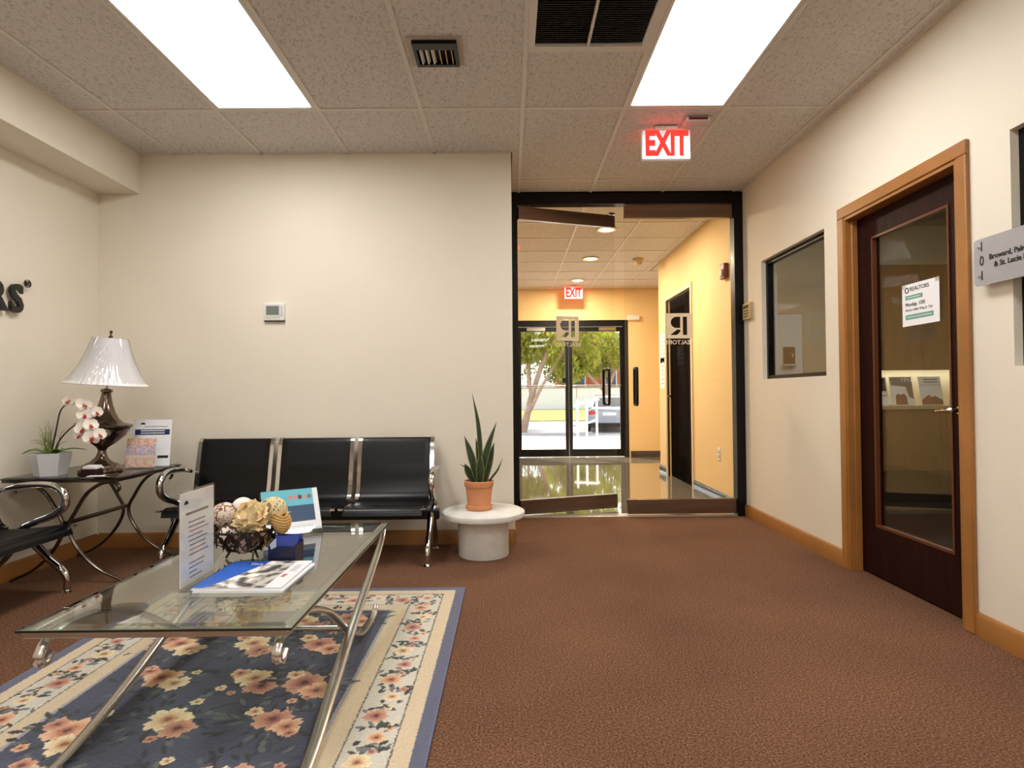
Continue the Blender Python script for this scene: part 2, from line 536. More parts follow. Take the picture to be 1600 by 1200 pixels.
def troffer(cell, label):
    x0, x1, y0, y1 = cell
    t = thing('ceiling_light', label, 'light', ((x0 + x1) / 2, (y0 + y1) / 2, C), 0, 'fluorescent ceiling panels')
    a, b = (x1 - x0) / 2 - .014, (y1 - y0) / 2 - .014
    fr = MB()
    for (p, q, r_, s_) in ((-a, a, -b, -b + .018), (-a, a, b - .018, b), (-a, -a + .018, -b + .018, b - .018), (a - .018, a, -b + .018, b - .018)):
        fr.box(p, q, r_, s_, .001, .03)
    fr.build('frame', mat('troffer_frame', (215, 212, 206), .35), t)
    rows = []
    for i in range(25):
        y = -b + .016 + (2 * b - .032) * i / 24
        rows.append([(-a + .016 + (2 * a - .032) * j / 16, y, .012 + .004 * abs(math.sin(math.pi * j / 16 * 3))) for j in range(17)])
    MB().sheet(list(reversed(rows)), .003).build('diffuser', M_TUBE, t)
    return t


for c_ in LIGHT_CELLS:
    l_ = 'long white fluorescent panel ' + ('above the seating corner and coffee table' if c_[0] < 0 else 'above the walkway to the entrance') \
        if 2 < c_[2] < 3 else 'long fluorescent panel behind the view on the ' + ('left' if c_[0] < 0 else 'right') + (' nearer the camera' if c_[2] > -1 else ' nearer the rear wall')
    troffer(c_, l_)

# return air grille
rx0, rx1, ry0, ry1 = GX[4], GX[5], GY[4], GY[4] + .61
t = thing('return_air_grille', 'large black louvred return air grille in the ceiling', 'vent', ((rx0 + rx1) / 2, (ry0 + ry1) / 2, C))
fr = MB()
for (p, q, r_, s_) in ((-.293, .293, -.293, -.262), (-.293, .293, .262, .293), (-.293, -.262, -.262, .262), (.262, .293, -.262, .262)):
    fr.box(p, q, r_, s_, -.004, .012)
fr.build('frame', M_TBAR, t)
box('centre_bar', M_TBAR, t, -.006, .006, -.262, .262, -.003, .012)
box('backing', M_DARK, t, -.29, .29, -.29, .29, .035, .04)
lv = MB().box(-.262, .262, -.010, .010, -.0008, .0008).mesh('louvre', mat('black_louvre', (84, 78, 72), .5), False)
for k in range(33):
    o = bpy.data.objects.new('louvre', lv); COL.objects.link(o); o.parent = t
    o.location = (0, -.256 + k * .016, .016); o.rotation_euler = (R(40), 0, 0)

# small supply diffuser
t = thing('supply_air_vent', 'small square air diffuser with black open louvres in ceiling', 'vent', (-.346, 2.976, C))
box('mounting_plate', mat('vent_plate', (186, 174, 158), .6), t, -.135, .135, -.12, .125, -.003, .004)
fr = MB()
for (p, q, r_, s_) in ((-.108, .108, .082, .104), (-.108, .108, -.104, -.050), (-.108, -.092, -.05, .082), (.092, .108, -.05, .082)):
    fr.box(p, q, r_, s_, -.022, -.002)
fr.build('frame', M_BLACK, t)
box('throat', M_DARK, t, -.1, .1, -.08, .09, -.0045, -.003)
for k in range(6):
    MB().box(-.0025, .0025, -.05, .08, -.009, .009, Matrix.Translation((-.072 + k * .029, 0, -.013)) @ Matrix.Rotation(R(35 if k < 3 else -35), 4, 'Y')).build('louvre', M_WHITE if k < 3 else M_NICKEL, t)

# ------------------------------------------------------------------ exit sign
M_EXIT = emission('exit_red', (1, .02, .015), 3.2)


def exit_sign(name, label, loc, s=1.0, cable=None):
    t = thing(name, label, 'sign', loc)
    box('housing', mat('exit_housing', (222, 222, 226), .35, emit=((1, .93, .95), .10)), t, -.155 * s, .155 * s, -.02 * s, .02 * s, -.095 * s, .095 * s, .006 * s)
    MB().box(-.07 * s, .07 * s, -.03 * s, .03 * s, .098 * s, .118 * s).build('ceiling_canopy', M_WHITE, t, bevel=.004)
    MB().box(-.03 * s, .03 * s, -.012 * s, .012 * s, .094 * s, .1 * s).build('stem', M_WHITE, t)
    box('rear_glow_plate', emission('exit_red_glow', (1, .03, .03), 14), t, -.10 * s, .10 * s, .0205 * s, .0225 * s, .03 * s, .09 * s)  # glowing plate added at the rear to throw red on the ceiling
    text('lettering', 'EXIT', .215 * s, (0, -.0215 * s, 0), ROT_FRONT, M_EXIT, t, 'CENTER', .0015, .62, .009)
    return t


exit_sign('exit_sign', 'white exit sign with glowing red letters near the entrance', (1.02, 3.85, 2.632), 1.0)
t = thing('ceiling_sensor', 'small white sensor box on ceiling above the red exit sign', 'sensor', (1.185, 3.745, C + .006))
MB().prism([(-.075, -.05), (.075, -.05), (.075, .05), (-.075, .05)], -.03, 0).build('body', mat('sensor_body', (190, 178, 170), .5), t, bevel=.008)
box('lens', mat('dark_red_lens', (80, 14, 18), .2), t, -.06, .06, -.052, -.03, -.026, -.010, .003)

# ------------------------------------------------------------------ right wall: casing, wooden door, windows


def casing(name, label):
    t = thing(name, label, 'door frame', (XR, 0, 0), kind='structure')
    y0, y1, z = DOOR_H[0], DOOR_H[1], DOOR_H[3]
    for nm, (a, b, c_, d_) in (('casing_board', (y0 - .06, y0, 0, z)), ('casing_board', (y1, y1 + .06, 0, z)), ('casing_head', (y0 - .06, y1 + .06, z, z + .065))):
        MB().box(-.02, 0, a, b, c_, d_).build(nm, M_WOOD, t, bevel=.005)
    for (a, b) in ((y0, y0 + .018), (y1 - .018, y1)):
        MB().box(-.012, .12, a, b, 0, z - .018).build('jamb', M_WOOD, t)
    MB().box(-.012, .12, y0, y1, z - .018, z).build('head_jamb', M_WOOD, t)
    for (a, b) in ((y0 + .018, y0 + .03), (y1 - .03, y1 - .018)):
        MB().box(.02, .055, a, b, 0, z - .018).build('door_stop', M_WOOD, t, bevel=.003)
    return t


casing('door_frame', 'oak casing around the dark wooden glazed door')
t = thing('door_1', 'dark mahogany door with tall glass pane and chrome lever', 'door', (XR + .057, 0, 0), kind='structure')
ly0, ly1, gz0, gz1, gy0, gy1 = 2.667, 3.528, .285, 1.915, 2.79, 3.39
for nm, (a, b, c_, d_) in (('stile', (ly0, gy0, .012, 2.045)), ('stile', (gy1, ly1, .012, 2.045)), ('bottom_rail', (gy0, gy1, .012, gz0)), ('top_rail', (gy0, gy1, gz1, 2.045))):
    MB().box(0, .044, a, b, c_, d_).build(nm, M_MAHOG, t)
mo = MB()
for (a, b, c_, d_) in ((gy0, gy0 + .012, gz0, gz1), (gy1 - .012, gy1, gz0, gz1), (gy0 + .012, gy1 - .012, gz0, gz0 + .014), (gy0 + .012, gy1 - .012, gz1 - .012, gz1)):
    mo.box(-.004, .02, a, b, c_, d_)
mo.build('glazing_bead', mat('bead_wood', (92, 50, 28), .3), t)
box('pane', M_GLASS, t, .020, .026, gy0, gy1, gz0, gz1)
hd = MB().lathe([(.024, 0), (.026, .004), (.02, .012), (.01, .014), (.009, .045)], 20, m=Matrix.Translation((0, 2.735, .955)) @ Matrix.Rotation(R(-90), 4, 'Y')).build('handle', M_CHROME, t)
MB().tube([(-.045, 2.735, .955), (-.052, 2.76, .956), (-.05, 2.81, .952), (-.046, 2.835, .95)], [.009, .010, .008, .007], 10, 5).build('lever', M_CHROME, hd)
for z in (.3, .88, 1.76):
    MB().tube([(-.006, 3.533, z - .045), (-.006, 3.533, z + .045)], .006, 8).build('hinge', mat('brass', (170, 140, 80), .3, 1), t)

# notice on the glass
t = thing('paper_notice', 'white holiday notice taped on the wooden door glass', 'notice', (XR + .076, 3.025, 1.488))
box('sheet', M_PAPER, t, -.0008, 0, -.137, .137, -.108, .108)
M_TEAL = mat('sage_print', (104, 160, 148), .6)
rw = (R(90), 0, R(-90))
text('heading', 'REALTORS', .030, (-.0016, .075, .080), rw, M_INK, t)
lg = MB().tube([(-.0012, .098 + .013 * math.cos(a), .078 + .013 * math.sin(a)) for a in np.linspace(0, 2 * math.pi, 16)[:-1]], .0028, 6, close=True).build('emblem', M_INK, t)
box('green_bar', M_TEAL, t, -.0012, -.0008, -.02, .112, .028, .050)
text('date_line', 'Monday, 1/20', .027, (-.0016, .112, .002), rw, M_INK, t)
text('holiday_line', 'Martin Luther King, Jr. Day', .0185, (-.0016, .112, -.026), rw, M_GREYINK, t)
box('green_bar', M_TEAL, t, -.0012, -.0008, -.095, .112, -.075, -.050)
for a, b, z in ((0, .1, .039), (-.08, .1, -.0625)):
    box('printed_line', M_PAPER, t, -.0016, -.0012, a, b, z - .0015, z + .0015)
for y in (.125, -.125):
    box('tape', glass('clear_tape', (.93, .93, .9), .06), t, -.0022, -.0008, y - .014, y + .014, .088, .114)


def interior_window(name, win, label, pane=M_GLASS):
    y0, y1, z0, z1 = win
    t = thing(name, label, 'window', (XR, 0, 0), kind='structure')
    fw_ = .028
    for nm, (a, b, c_, d_) in (('frame_bar', (y0, y0 + fw_, z0 + .002, z1)), ('frame_bar', (y1 - fw_, y1, z0 + .002, z1)), ('frame_bar', (y0 + fw_, y1 - fw_, z0, z0 + fw_)), ('frame_bar', (y0 + fw_, y1 - fw_, z1 - fw_, z1))):
        MB().box(.035, .085, a, b, c_, d_).build(nm, M_BLACKMETAL, t)
    box('pane', pane, t, .057, .063, y0 + fw_, y1 - fw_, z0 + fw_, z1 - fw_)
    return t


interior_window('window_1', WIN1, 'black framed interior window looking into the kitchenette')
interior_window('window_2', WIN2, 'dark interior window beside the wall plaque', glass('tinted_glass', (.25, .26, .27), .05))

# wall plaque on standoffs
t = thing('wall_plaque', 'frosted acrylic room plaque numbered 101 on metal standoffs', 'sign', (XR, 0, 1.575))
pts = []
for cy_, cz_, a0 in ((2.505, .082, 0), (1.96, .082, 90), (1.96, -.082, 180), (2.505, -.082, 270)):
    for k in range(5):
        a = R(a0 + k * 22.5); pts.append((cy_ + .015 * math.cos(a), cz_ + .015 * math.sin(a)))
fix_normals(MB().prism(pts, -.040, -.034, 'x').build('acrylic_plate', glass('frosted_acrylic', (.72, .72, .74), .06, .12, haze=((.50, .49, .50), .72)), t))
for y in (2.49, 1.98):
    for z in (.062, -.060):
        MB().tube([(0, y, z), (-.046, y, z)], .005, 10).build('standoff', M_CHROME, t)
for ch, z in (('1', .062), ('0', .003), ('1', -.058)):
    text('room_digit', ch, .058, (-.0415, 2.478, z), rw, M_INK, t, 'CENTER', xs=.8)
text('plaque_text', 'Broward, Palm Beaches', .030, (-.0415, 2.44, .012), rw, M_INK, t, bold=.0004)
text('plaque_text', '& St. Lucie Realtors\u00ae', .030, (-.0415, 2.415, -.022), rw, M_INK, t, bold=.0004)

# keypad beside the entrance
t = thing('alarm_keypad', 'small beige alarm keypad beside the glass entrance', 'keypad', (XR, 4.99, 1.715))
M_BEIGE = mat('aged_beige_plastic', (196, 172, 120), .45)
box('body', M_BEIGE, t, -.028, 0, -.075, .075, -.068, .068, .006)
box('screen', mat('keypad_screen', (70, 78, 60), .2), t, -.0295, -.0275, -.055, .055, .022, .05)
for i in range(3):
    for j in range(3):
        box('button', mat('button_dark', (92, 80, 56), .5), t, -.031, -.0275, -.052 + j * .038, -.024 + j * .038, -.052 + i * .024, -.036 + i * .024, .002)

# thermostat on back wall
t = thing('thermostat', 'white wall thermostat with grey screen above the chairs', 'thermostat', (-1.638, YW, 1.634))
box('body', M_WHITE, t, -.072, .072, -.026, 0, -.062, .062, .008, 3)
box('bezel', mat('bezel', (205, 204, 198), .4), t, -.06, .045, -.0285, -.025, -.045, .048, .003)
box('screen', mat('lcd_grey', (112, 122, 116), .15), t, -.052, .036, -.0295, -.0285, -.022, .04)
box('button_strip', mat('strip', (190, 190, 186), .4), t, .05, .062, -.028, -.025, -.035, .04, .002)
box('lower_trim', mat('black_trim', (30, 30, 30), .4), t, -.07, .072, -.02, -.001, -.066, -.06)

# raised letters on left wall
t = thing('wall_lettering', 'black raised letters spelling REALTORS on the left wall', 'sign', (XL, 0, 1.615))
M_LET = mat('letter_black', (12, 12, 13), .3)
yy = 3.565
for ch, wd in zip('SROTLAER', (.115, .13, .14, .12, .11, .135, .115, .13)):
    text('letter', ch, .225, (.03, yy - wd / 2, .0), ROT_LEFTWALL, M_LET, t, 'CENTER', .010, .92, .006)
    yy -= wd + .012
text('registered_mark', '\u00ae', .065, (.03, 3.592, .105), ROT_LEFTWALL, M_LET, t, 'CENTER', .004, 1, 0)
for y in (3.5, 3.37, 3.25, 3.12):
    MB().tube([(0, y, 0), (.022, y, 0)], .004, 6).build('stud', M_NICKEL, t)

# ------------------------------------------------------------------ glass entrance
t = thing('door_frame_entrance', 'black metal frame around the glass entrance doors', 'door frame', (0, YD, 0), kind='structure')
for nm, a in (('post', (XJ, .085, 0, 2.655)), ('post', (1.925, XR, 0, 2.655)), ('header', (XJ, XR, 2.655, C))):
    MB().box(a[0], a[1], -.05, .05, a[2], a[3]).build(nm, M_BLACKMETAL, t, bevel=.003)
box('threshold', mat('threshold_metal', (196, 188, 172), .3, .7), t, .085, 1.925, -.05, .07, -.005, .010, .003)
M_VINYL = mat('white_vinyl', (240, 232, 222), .7)
_t = M_VINYL.node_tree; _tl = _t.nodes.new('ShaderNodeBsdfTranslucent'); _tl.inputs[0].default_value = (.85, .8, .74, 1)
_mx = _t.nodes.new('ShaderNodeMixShader'); _mx.inputs[0].default_value = .5
_t.links.new(_t.nodes['Principled BSDF'].outputs[0], _mx.inputs[1]); _t.links.new(_tl.outputs[0], _mx.inputs[2])
_t.links.new(_mx.outputs[0], _t.nodes['Material Output'].inputs[0])


def logo_poly():
    """white square with the R cut out, x right as read from the lobby"""
    s = .108
    out = [(-s, -s), (s, -s), (s, s), (-s, s)]
    barr = [(-.070, -.078), (-.034, -.078), (-.034, .078), (-.070, .078)]
    bowl = [(-.012, .078)] + [(.020 + .050 * math.cos(a), .030 + .048 * math.sin(a)) for a in np.linspace(R(90), R(-90), 13)] + [(-.012, -.018)]
    leg = [(-.012, -.032), (.014, -.030), (.074, -.078), (.016, -.078), (-.012, -.05)]
    return [out, barr, bowl, leg]


CURQ = []


def curve_plate(name, polys, depth, m, parent, loc, rot):
    cu = bpy.data.curves.new(name, 'CURVE'); cu.dimensions = '2D'; cu.fill_mode = 'BOTH'; cu.extrude = depth
    for p in polys:
        sp = cu.splines.new('POLY'); sp.points.add(len(p) - 1)
        for q, (x, y) in zip(sp.points, p):
            q.co = (x, y, 0, 1)
        sp.use_cyclic_u = True
    o = bpy.data.objects.new(name + '_tmp', cu); COL.objects.link(o)
    CURQ.append((o, name, m, parent, loc, rot))


def flush_curves():
    bpy.context.view_layer.update(); dg = bpy.context.evaluated_depsgraph_get()
    for o, name, m, parent, loc, rot in CURQ:
        me = bpy.data.meshes.new_from_object(o.evaluated_get(dg)); me.name = name; me.materials.clear(); me.materials.append(m)
        n = bpy.data.objects.new(name, me); COL.objects.link(n); n.parent = parent; n.location = loc; n.rotation_euler = rot
    for o, *_ in CURQ:
        cu = o.data; bpy.data.objects.remove(o); bpy.data.curves.remove(cu)


def glass_leaf(name, label, hinge_x, ang, wdt, sgn):
    """leaf runs from its hinge along sgn*x"""
    t = thing(name, label, 'door', (hinge_x, YD, 0), ang, kind='structure')
    a, b = (0.002, wdt) if sgn > 0 else (-wdt, -.002)
    box('pane', M_DOORGLASS, t, a, b, -.006, .006, .12, 2.56)
    box('bottom_rail', M_BRONZE, t, a, b, -.024, .024, .02, .143, .003)
    box('top_rail', M_BRONZE, t, a, b, -.024, .024, 2.538, 2.648, .003)
    e = b if sgn > 0 else a
    box('pivot_patch', M_CHROME, t, e - sgn * .055 if sgn > 0 else e, e if sgn > 0 else e + .055, -.026, .026, 2.652, 2.672)
    hx = (b - .09) if sgn > 0 else (a + .085)
    for s in (-1, 1):
        h_ = MB().tube([(hx, s * .006, 1.255), (hx, s * .04, 1.258), (hx, s * .052, 1.235), (hx, s * .055, 1.10), (hx, s * .052, .97), (hx, s * .04, .945), (hx, s * .006, .948)], .0125, 10, 5).build('pull_handle', M_BLACK, t)
    cx = (a + b) / 2
    curve_plate('logo_decal', logo_poly(), .0006, M_VINYL, t, (cx, .0075, 1.617), ROT_BACK)
    text('logo_lettering', 'REALTOR\u00ae', .050, (cx, .0075, 1.474), ROT_BACK, M_VINYL, t, 'CENTER', bold=.0006)
    return t


glass_leaf('door_2', 'open glass entrance leaf swung out into the yellow lobby', .085, R(18.5), .925, 1)
glass_leaf('door_3', 'closed glass entrance leaf next to the alarm keypad', 1.925, 0, .925, -1)

# ------------------------------------------------------------------ lobby beyond
YF = 9.85
struct(box('floor_lobby', M_STONE, None, -1.3, 3.0, YD - .03, YF + .12, -.06, 0), 'polished dark stone floor of the lobby reflecting trees', 'floor')
LD = (6.58, 7.60, 0, 2.20)
lw = wall_mesh(YD + .05, 8.0, 0, 2.85, [LD], XR, XR + .12, 'x').build('wall_lobby_right', M_LOBBY); struct(fix_normals(lw), 'yellow lobby wall with tall dark door', 'wall')
struct(box('wall_lobby_recess', M_LOBBY, None, 2.12, 2.95, 7.88, 8.0, 0, 2.85), 'yellow lobby wall turning into side recess', 'wall')
struct(box('wall_lobby_recess_end', M_LOBBY, None, 2.85, 2.97, 8.0, YF, 0, 2.85), 'yellow end wall of the lobby side recess', 'wall')
struct(box('wall_lobby_left', M_LOBBY, None, -1.32, -1.2, YD - .8, YF, 0, 2.85), 'yellow lobby wall on the far left', 'wall')
struct(box('wall_lobby_front', M_LOBBY, None, -1.2, XJ - .12, YD - .07, YD + .05, 0, 2.85), 'yellow lobby wall behind the waiting room', 'wall')
EX = (.10, 1.96, 0, 2.24)
fwl = wall_mesh(-1.32, 2.97, 0, 2.85, [EX], YF, YF + .14, 'y').build('wall_lobby_far', M_LOBBY); struct(fix_normals(fwl), 'yellow lobby wall around the street exit doors', 'wall')
M_DARKBASE = mat('dark_stone_base', (58, 50, 46), .15, var=(10, .3))
base_run('baseboard_lobby_right', 'y', YD + .06, LD[0] - .05, XR, -1, 'dark stone base along the lobby right wall', .10, M_DARKBASE)
base_run('baseboard_lobby_right_end', 'y', LD[1] + .05, 8.0, XR, -1, 'dark stone base beyond the dark lobby door', .10, M_DARKBASE)
base_run('baseboard_lobby_far', 'x', EX[1] + .02, 2.85, YF, -1, 'dark stone base right of the exit doors', .10, M_DARKBASE)
lc = struct(box('ceiling_lobby', mat('ceiling_plenum', (90, 86, 80), .9), None, -1.32, 3.0, YD + .1, YF + .14, 2.80, 2.86), 'tiled suspended ceiling of the lobby', 'ceiling')
LX = [-1.2, -.512 - .61, -.512, .0977, .7077, 1.3177, 1.9277, 2.85]
LY = [YD + .05] + [5.41 + .61 * k for k in range(8)] + [YF]
for i in range(len(LX) - 1):
    for j in range(len(LY) - 1):
        x0, x1, y0, y1 = LX[i], LX[i + 1], LY[j], LY[j + 1]
        if x1 > 2.0 and y1 <= 8.0:
            x1 = XR
        if x1 > 2.0 and y0 < 8.0 < y1:
            ceiling_tile(x0, XR, y0, y1, lc); y0 = 8.0; x0 = XR
        ceiling_tile(x0, x1, y0, y1, lc)
for g in LX[1:-1]:
    bar(g - .012, g + .012, YD + .05, YF, lc)
for g in LY[1:-1]:
    for i in range(len(LX) - 1):
        b_ = LX[i + 1]
        if b_ > 2 and g < 8.0:
            b_ = XR
        bar(LX[i] + .012, b_ - .012, g - .012, g + .012, lc)

M_WARM = emission('warm_lamp', (1, .80, .42), 14)


def downlight(x, y, label):
    t = thing('recessed_downlight', label, 'light', (x, y, C), 0, 'lobby downlights')
    MB().lathe([(.075, .002), (.105, .001), (.108, -.004), (.100, -.010), (.082, -.008), (.075, .002)], 28).build('trim_ring', mat('downlight_ring', (228, 214, 170), .35), t)
    MB().lathe([(.074, .0), (.074, -.004), (.05, -.010), (.001, -.012)], 28).build('lens', M_WARM, t)
    ld = bpy.data.lights.new('downlight_lamp', 'AREA'); ld.shape = 'DISK'; ld.size = .14; ld.energy = LOBBY_W; ld.color = (1, .85, .62)
    lo = bpy.data.objects.new('downlight_lamp', ld); COL.objects.link(lo); lo.parent = t; lo.location = (0, 0, -.016)


downlight(1.03, 6.26, 'warm recessed downlight nearest the glass entrance')
downlight(1.05, 7.617, 'warm recessed downlight in the middle of lobby ceiling')
downlight(1.05, 9.08, 'warm recessed downlight nearest the street exit')

t = thing('smoke_detector', 'tan smoke detector hanging from the lobby ceiling', 'detector', (1.664, 7.673, C))
MB().lathe([(.001, -.075), (.035, -.075), (.045, -.06), (.045, -.03), (.06, -.025), (.066, -.008), (.066, 0)], 24).build('body', M_BEIGE, t)
exit_sign('exit_sign', 'small red exit sign above the street doors', (1.04, 9.55, 2.632), .92)

# dark lobby door
t = thing('door_4', 'tall dark door in the yellow lobby wall', 'door', (XR, 0, 0), kind='structure')
M_CAS = mat('tan_casing', (214, 190, 148), .45)
for a in ((LD[0] - .05, LD[0], 0, LD[3]), (LD[1], LD[1] + .05, 0, LD[3]), (LD[0] - .05, LD[1] + .05, LD[3], LD[3] + .05)):
    MB().box(-.015, .02, *a).build('casing_board', M_CAS, t)
box('leaf', mat('black_door', (20, 17, 15), .8, spec=0.), t, .04, .08, LD[0], LD[1], .005, LD[3])
MB().tube([(.04, 7.5, 1.0), (-.02, 7.5, 1.0)], .012, 10).build('knob', M_CHROME, t)
# notices, strobe, outlet
for k, (y, z, w_, h_, lb) in enumerate(((7.80, 1.62, .13, .19, 'upper white notice pinned beyond the dark lobby door'), (7.84, 1.30, .12, .20, 'lower white notice pinned beyond the dark lobby door'))):
    t = thing('wall_notice', lb, 'notice', (XR, y, z), 0, 'notices on the lobby wall')
    box('sheet', M_PAPER, t, -.003, 0, -w_, w_, -h_, h_)
    for q in range(6):
        box('printed_line', mat('red_print', (196, 96, 70), .6) if q == 4 else M_GREYINK, t, -.004, -.003, -w_ * .8, w_ * (.2 + .1 * (q % 3)), h_ * (.7 - q * .28), h_ * (.7 - q * .28) + .008)
t = thing('fire_strobe', 'red fire alarm strobe high on the lobby wall', 'alarm', (XR, 5.50, 2.15))
box('body', mat('alarm_red', (120, 28, 20), .4), t, -.045, 0, -.06, .06, -.07, .07, .012, 3)
box('strobe_lens', mat('strobe_lens', (226, 210, 190), .15), t, -.06, -.044, -.035, .035, -.045, .015, .006)
t = thing('wall_outlet', 'cream wall outlet low on the yellow lobby wall', 'outlet', (XR, 5.752, .455))
box('cover_plate', M_WHITE, t, -.006, 0, -.037, .037, -.06, .06, .003)
for z in (-.022, .022):
    box('socket', M_BEIGE, t, -.009, -.005, -.018, .018, z - .015, z + .015, .003)
t = thing('exit_wall_box', 'white box on wall beside the exit door frame', 'sensor', (2.04, YF, 2.27))  # plain white box fixed beside the exit frame
box('body', M_WHITE, t, -.10, .10, -.05, 0, -.04, .04, .008)

# street exit doors
t = thing('door_frame_exit', 'black metal frame around the street exit doors', 'door frame', (0, YF + .07, 0), kind='structure')
for nm, a in (('post', (EX[0], EX[0] + .05, 0, 2.24)), ('post', (EX[1] - .075, EX[1], 0, 2.24)), ('header', (EX[0] + .05, EX[1] - .075, 2.14, 2.24))):
    MB().box(a[0], a[1], -.06, .06, a[2], a[3]).build(nm, M_BLACKMETAL, t)


def exit_leaf(name, label, x0, x1, hinge_left):
    t = thing(name, label, 'door', (0, YF + .07, 0), kind='structure')
    st = .055
    for nm, a in (('stile', (x0, x0 + st, .01, 2.13)), ('stile', (x1 - st, x1, .01, 2.13)), ('bottom_rail', (x0 + st, x1 - st, .01, .13)), ('top_rail', (x0 + st, x1 - st, 2.06, 2.13))):
        MB().box(a[0], a[1], -.022, .022, a[2], a[3]).build(nm, M_BLACKMETAL, t)
    box('pane', M_DOORGLASS, t, x0 + st, x1 - st, -.004, .004, .13, 2.06)
    MB().tube([(x0 + .03, -.05, 1.17), (x1 - .03, -.05, 1.17)], .012, 10).build('push_bar', M_NICKEL, t)
    for x in (x0 + .03, x1 - .03):
        box('bar_bracket', M_BLACKMETAL, t, x - .02, x + .02, -.062, -.022, 1.145, 1.195)
    if hinge_left:
        box('lock_case', M_BLACKMETAL, t, x1 - .11, x1 - .05, -.045, .03, 1.22, 1.30)
        MB().box(x0 + .15, x0 + .45, -.06, -.022, 2.07, 2.12).build('door_closer', M_NICKEL, t)
    else:
        MB().box(x1 - .40, x1 - .12, -.06, -.022, 2.07, 2.12).build('door_closer', M_NICKEL, t)


exit_leaf('door_5', 'left street exit door with lock case beside the centre', EX[0] + .052, .985, True)
exit_leaf('door_6', 'right street exit door in front of the parked car', .99, EX[1] - .077, False)

# ------------------------------------------------------------------ kitchenette behind the right wall
KY, KX = 6.2, 5.2
M_KWALL = mat('kitchen_wall', (216, 206, 178), .7)
struct(box('floor_kitchen', mat('dark_vinyl', (38, 36, 36), .35), None, XR + .12, KX, .8, KY, -.06, 0), 'dark floor of the kitchenette', 'floor')
struct(box('wall_kitchen_far', M_KWALL, None, XR + .12, KX + .1, KY, KY + .1, 0, 2.85), 'tan far wall of the kitchenette', 'wall')
struct(box('wall_kitchen_side', M_KWALL, None, KX, KX + .1, .8, KY, 0, 2.85), 'tan side wall of the kitchenette', 'wall')
struct(box('wall_kitchen_near', M_KWALL, None, XR + .12, KX + .1, .7, .8, 0, 2.85), 'tan near wall of the kitchenette', 'wall')
struct(box('ceiling_kitchen', mat('kitchen_ceiling', (150, 152, 156), .8), None, XR + .12, KX + .1, .7, KY + .1, C, C + .08), 'grey ceiling of the kitchenette', 'ceiling')
M_CAB = mat('brown_laminate', (104, 76, 46), .5, var=(3, .1), stretch=(8, 8, 1))
for k in range(3):
    x0 = 3.45 + k * .58
    lab = ('left', 'middle', 'right')[k]
    t = thing('wall_cabinet', lab + ' brown wall cabinet seen through the door glass', 'cabinet', (x0, 5.86, 1.29), 0, 'kitchen wall cabinets')
    box('body', M_CAB, t, 0, .578, .02, .338, 0, .99)
    d_ = box('cabinet_door', M_CAB, t, .004, .574, 0, .018, -.045, .986, .002)
    MB().tube([(.53, -.002, .08), (.53, -.02, .085), (.53, -.02, .165), (.53, -.002, .17)], .005, 8).build('handle', M_NICKEL, d_)
    t = thing('base_cabinet', lab + ' brown base cabinet below the brochures', 'cabinet', (x0, 5.62, 0), 0, 'kitchen base cabinets')
    box('body', M_CAB, t, 0, .578, .02, .578, .30, .868)
    box('plinth', mat('black_plinth', (16, 16, 17), .5), t, 0, .578, .03, .578, 0, .30)
    d_ = box('cabinet_door', M_CAB, t, .004, .574, 0, .018, .30, .865, .002)
    MB().tube([(.05, -.002, .70), (.05, -.02, .705), (.05, -.02, .785), (.05, -.002, .79)], .005, 8).build('handle', M_NICKEL, d_)
tag(box('countertop', mat('counter_laminate', (176, 160, 128), .35), None, 3.43, KX - .002, 5.59, KY - .002, .87, .905, .004), 'tan laminate countertop carrying the standing brochures', 'countertop')
t = thing('under_cabinet_light', 'thin white lamp strip under the wall cabinets', 'light', (4.3, 6.10, 1.29))
box('housing', M_WHITE, t, -.7, .7, -.03, .03, -.022, 0)
box('tube', emission('warm_strip', (1, .92, .74), 12), t, -.68, .68, -.022, .022, -.027, -.0225)
t = thing('kitchen_fill_panel', 'unseen fill panel added on the kitchenette ceiling', 'light', (3.3, 4.5, C))  # added fill light out of view, brightens the kitchenette
box('frame', M_WHITE, t, -.32, .32, -.32, .32, -.03, 0)
box('diffuser', emission('kitchen_panel', (1, .95, .84), 15), t, -.29, .29, -.29, .29, -.034, -.03)


